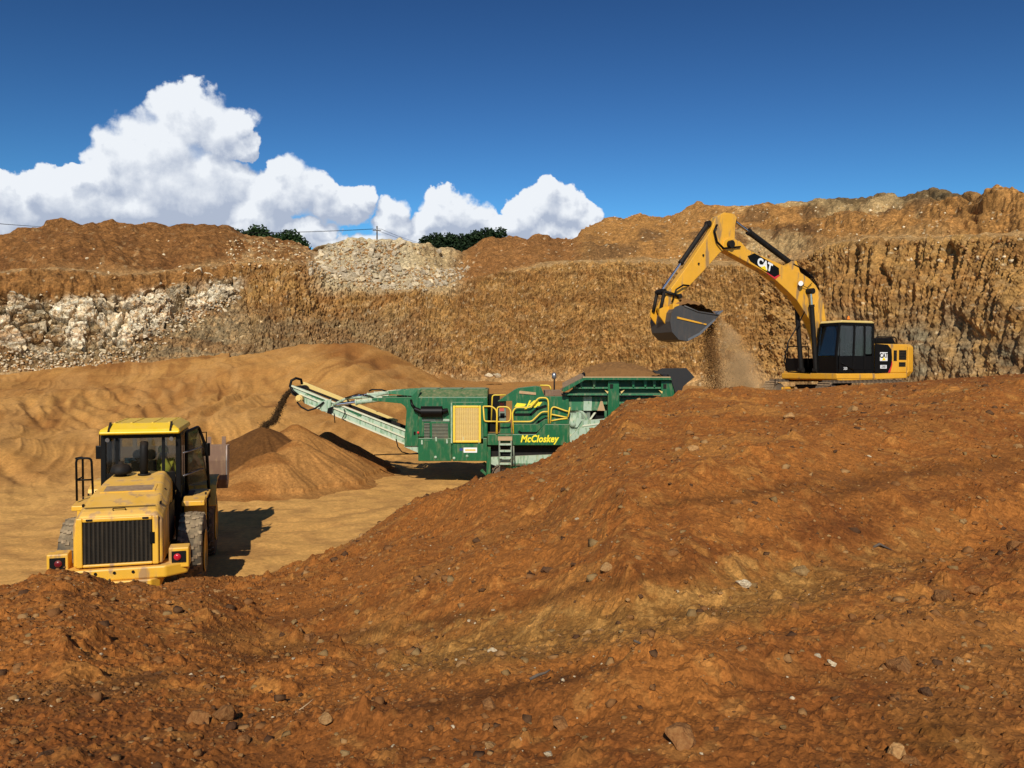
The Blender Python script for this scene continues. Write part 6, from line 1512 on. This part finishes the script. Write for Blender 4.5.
# dust cloud
def dust():
    bm = MB(); rings = []
    for (px_, py_, r) in ((711, 314, .3), (717, 328, .65), (726, 346, 1.1), (735, 366, 1.5), (742, 388, 1.8), (745, 402, 1.9)):
        c = Vector(dp(px_, py_)); rings.append([c+Vector((r*math.cos(a*math.pi/8)*1.0, r*.8*math.sin(a*math.pi/8), 0)) for a in range(16)])
    bm.loft(rings)
    m = bpy.data.materials.new('airborne_dust'); m.use_nodes = True; nt = m.node_tree; nt.nodes.clear(); L = nt.links.new
    out = N(nt, 'ShaderNodeOutputMaterial'); v = N(nt, 'ShaderNodeVolumePrincipled'); L(v.outputs[0], out.inputs['Volume'])
    v.inputs['Color'].default_value = (.90, .55, .26, 1); v.inputs['Anisotropy'].default_value = -.3
    tc = N(nt, 'ShaderNodeTexCoord'); n_ = N(nt, 'ShaderNodeTexNoise'); n_.inputs['Scale'].default_value = 1.3; n_.inputs['Detail'].default_value = 5; n_.inputs['Roughness'].default_value = .6; L(tc.outputs['Object'], n_.inputs['Vector'])
    # density falls off towards the rim of the plume
    g = N(nt, 'ShaderNodeTexCoord'); sx = N(nt, 'ShaderNodeSeparateXYZ'); L(g.outputs['Generated'], sx.inputs[0])
    ax_ = math_n(nt, 'SUBTRACT', sx.outputs[0], math_n(nt, 'MULTIPLY_ADD', sx.outputs[2], -.32, .56)); ay_ = math_n(nt, 'SUBTRACT', sx.outputs[1], .5)
    wd = math_n(nt, 'MULTIPLY_ADD', sx.outputs[2], -.36, .46)
    r_ = math_n(nt, 'SQRT', math_n(nt, 'ADD', math_n(nt, 'MULTIPLY', ax_, ax_), math_n(nt, 'MULTIPLY', ay_, ay_)))
    fo = smooth_n(nt, math_n(nt, 'DIVIDE', r_, wd), .15, 1.0, 1.0, 0.0)
    d = math_n(nt, 'MULTIPLY', smooth_n(nt, n_.outputs['Fac'], .32, .66, .12, 1.0), fo); L(math_n(nt, 'MULTIPLY', d, 2.2), v.inputs['Density'])
    o = bm.build('dust_cloud', m, None); tag(o, 'light brown dust drifting down below the raised bucket', 'dust', kind='stuff')
dust()

# ------------------------------------------------------------------ land behind, power poles, trees
xs = np.linspace(-400, 400, 60); ys = np.linspace(112, 900, 40); Xg, Yg = np.meshgrid(xs, ys)
o = grid_mesh('far_field', np.stack([Xg, Yg, 17.0+fbm(Xg*.02, Yg*.02, 3, 601)*.6], -1), np.ones(Xg.shape+(3,))*srgb(110, 105, 60)*.6, mat_soil('dry_grassland', fine=.8, var=.3)); tag(o, kind='structure')
def pole(px_, ytop, Yq, lab):
    t = atv(px_, ytop, Yq); base = Vector((t.x, t.y, 16.8)); rt = empty('power_pole', base); tag(rt, lab, 'power pole', 'power poles on the land behind the pit')
    h = t.z-base.z; m_ = MB(); m_.cyl((0,0,0),(0,0,h),.17,.12,n=10); m_.build('shaft', M['wood'], rt)
    m_ = MB(); m_.box((0,-.12,h-.8),(1.5,.12,.14)); m_.build('crossarm', M['wood'], rt)
    for x in (-.65, 0, .65): m_ = MB(); m_.cyl((x,-.12,h-.73),(x,-.12,h-.5),.05,n=8); m_.build('insulator', M['white'], rt)
    return rt, t
p1, t1 = pole(377, 226, 150, 'thin dark power pole standing behind the cream rubble heap')
p0, t0 = pole(-75, 214, 135, 'power pole left of the photo frame carrying the cables')
p2, t2 = pole(452, 246, 215, 'power pole hidden behind the pine row')
def cable(a, b, sag, dx, lab):
    a = a+Vector((dx, 0, -.5)); b = b+Vector((dx, 0, -.5)); pts = []
    for i in range(25): t = i/24; p = a.lerp(b, t); p.z -= sag*4*t*(1-t); pts.append(p-a)
    m_ = MB(); m_.tube(pts, .028, n=5); o = m_.build('power_cable', M['black'], None, loc=a); tag(o, lab, 'cable', 'overhead power cables')
cable(t0, t1, 1.5, -.65, 'overhead cable running left from the power pole, outer wire'); cable(t0, t1, 1.6, .65, 'overhead cable running left from the power pole, inner wire')
cable(t1, t2, .8, -.65, 'overhead cable sloping right from the power pole, outer wire'); cable(t1, t2, .9, .65, 'overhead cable sloping right from the power pole, inner wire')

def mat_leaf(name, c1, c2):
    m = bpy.data.materials.new(name); m.use_nodes = True; nt = m.node_tree; b = nt.nodes['Principled BSDF']; b.inputs['Roughness'].default_value = .7; b.inputs['Specular IOR Level'].default_value = .2
    tc = N(nt, 'ShaderNodeTexCoord'); n_ = N(nt, 'ShaderNodeTexNoise'); n_.inputs['Scale'].default_value = .8; n_.inputs['Detail'].default_value = 5; nt.links.new(tc.outputs['Object'], n_.inputs['Vector'])
    nt.links.new(mix_n(nt, smooth_n(nt, n_.outputs['Fac'], .35, .65), c1, c2), b.inputs['Base Color']); return m
LF1 = mat_leaf('dark_evergreen_leaves', (.010, .024, .007), (.028, .055, .014)); LF2 = mat_leaf('pine_needles', (.007, .018, .006), (.018, .036, .010))
def crown_mesh(name, seed, w, h, n, ls, mat, top=.5):
    rnd = np.random.RandomState(seed); cl = []
    for k in range(9): a = rnd.uniform(0, 6.28); r = rnd.uniform(0, .62); cl.append((math.cos(a)*r*w/2, math.sin(a)*r*w/2, rnd.uniform(-.25, .32)*h, rnd.uniform(.25, .42)*w))
    cl.append((0, 0, .1*h, w*.42)); V = []; F_ = []
    for i in range(n):
        c = cl[rnd.randint(len(cl))]; d = rnd.normal(0, 1, 3); d /= np.linalg.norm(d); rr = c[3]*rnd.uniform(.55, 1.05)
        p = np.array([c[0], c[1], c[2]])+d*rr*np.array([1, 1, .62*h/w*1.3]); u = rnd.normal(0, 1, 3); u /= np.linalg.norm(u); v = np.cross(u, rnd.normal(0, 1, 3)); v /= np.linalg.norm(v)+1e-6; s_ = ls*rnd.uniform(.6, 1.3)
        b_ = len(V); V += [tuple(p-u*s_-v*s_*.6), tuple(p+u*s_-v*s_*.4), tuple(p+u*s_*.7+v*s_*.6), tuple(p-u*s_*.8+v*s_*.5)]; F_.append((b_, b_+1, b_+2, b_+3))
    me = bpy.data.meshes.new(name); me.from_pydata(V, [], F_); me.materials.append(mat); return me
def tree(px_, ytop, Yq, w, h, crown, lab, group, sx=1.0):
    t = atv(px_, ytop, Yq); base = Vector((t.x, t.y, 16.9)); H = t.z-base.z; rt = empty('tree', base); tag(rt, lab, 'tree', group)
    zc = H-h*.42; m_ = MB(); m_.cyl((0,0,0),(0,0,zc),.28,.16,n=9); 
    m_.build('trunk', M['wood'], rt)
    for k in range(4): m_ = MB(); a = k*1.7; m_.cyl((0,0,zc-h*.25),(math.cos(a)*w*.25,math.sin(a)*w*.25,zc+h*.1),.10,.04,n=6); m_.build('limb', M['wood'], rt)
    o = bpy.data.objects.new('crown', crown); COL.objects.link(o); o.parent = rt; o.location = (0, 0, zc); o.scale = (sx, 1, 1)
cr1 = [crown_mesh('crown', 40+i, 6.0, 5.6, 1500, .30, LF1) for i in range(3)]
cr2 = [crown_mesh('crown', 60+i, 4.6, 4.6, 1200, .26, LF2) for i in range(3)]
lt = [(229,230,'leftmost low'),(238,228.5,'second from left'),(249,229,'third from left'),(258,227,'tallest, peaked'),(268,231,'lower one in the dip'),(280,231,'broad one right of the dip'),(291,232.5,'sloping one near the right end'),(301,236.5,'rightmost, lowest')]
for i, (px_, yt, w_) in enumerate(lt): tree(px_, yt+2.5, 170, 6, 5.6, cr1[i % 3], w_+' dark green tree of the clump above the left mound', 'round trees behind the left mound', 1.0 if i < 7 else .8)
rt_ = [(428,236.5,'leftmost'),(436,235,'second'),(444,236,'third'),(453,234.5,'fourth'),(462,236,'fifth'),(470,233.5,'sixth'),(479,231.5,'seventh'),(487,230,'eighth'),(495,230.5,'rightmost')]
for i, (px_, yt, w_) in enumerate(rt_): tree(px_, yt+1, 190, 4.6, 4.4, cr2[i % 3], w_+' pine from the left in the dark row behind the rubble', 'row of pines behind the rubble', 1.15)
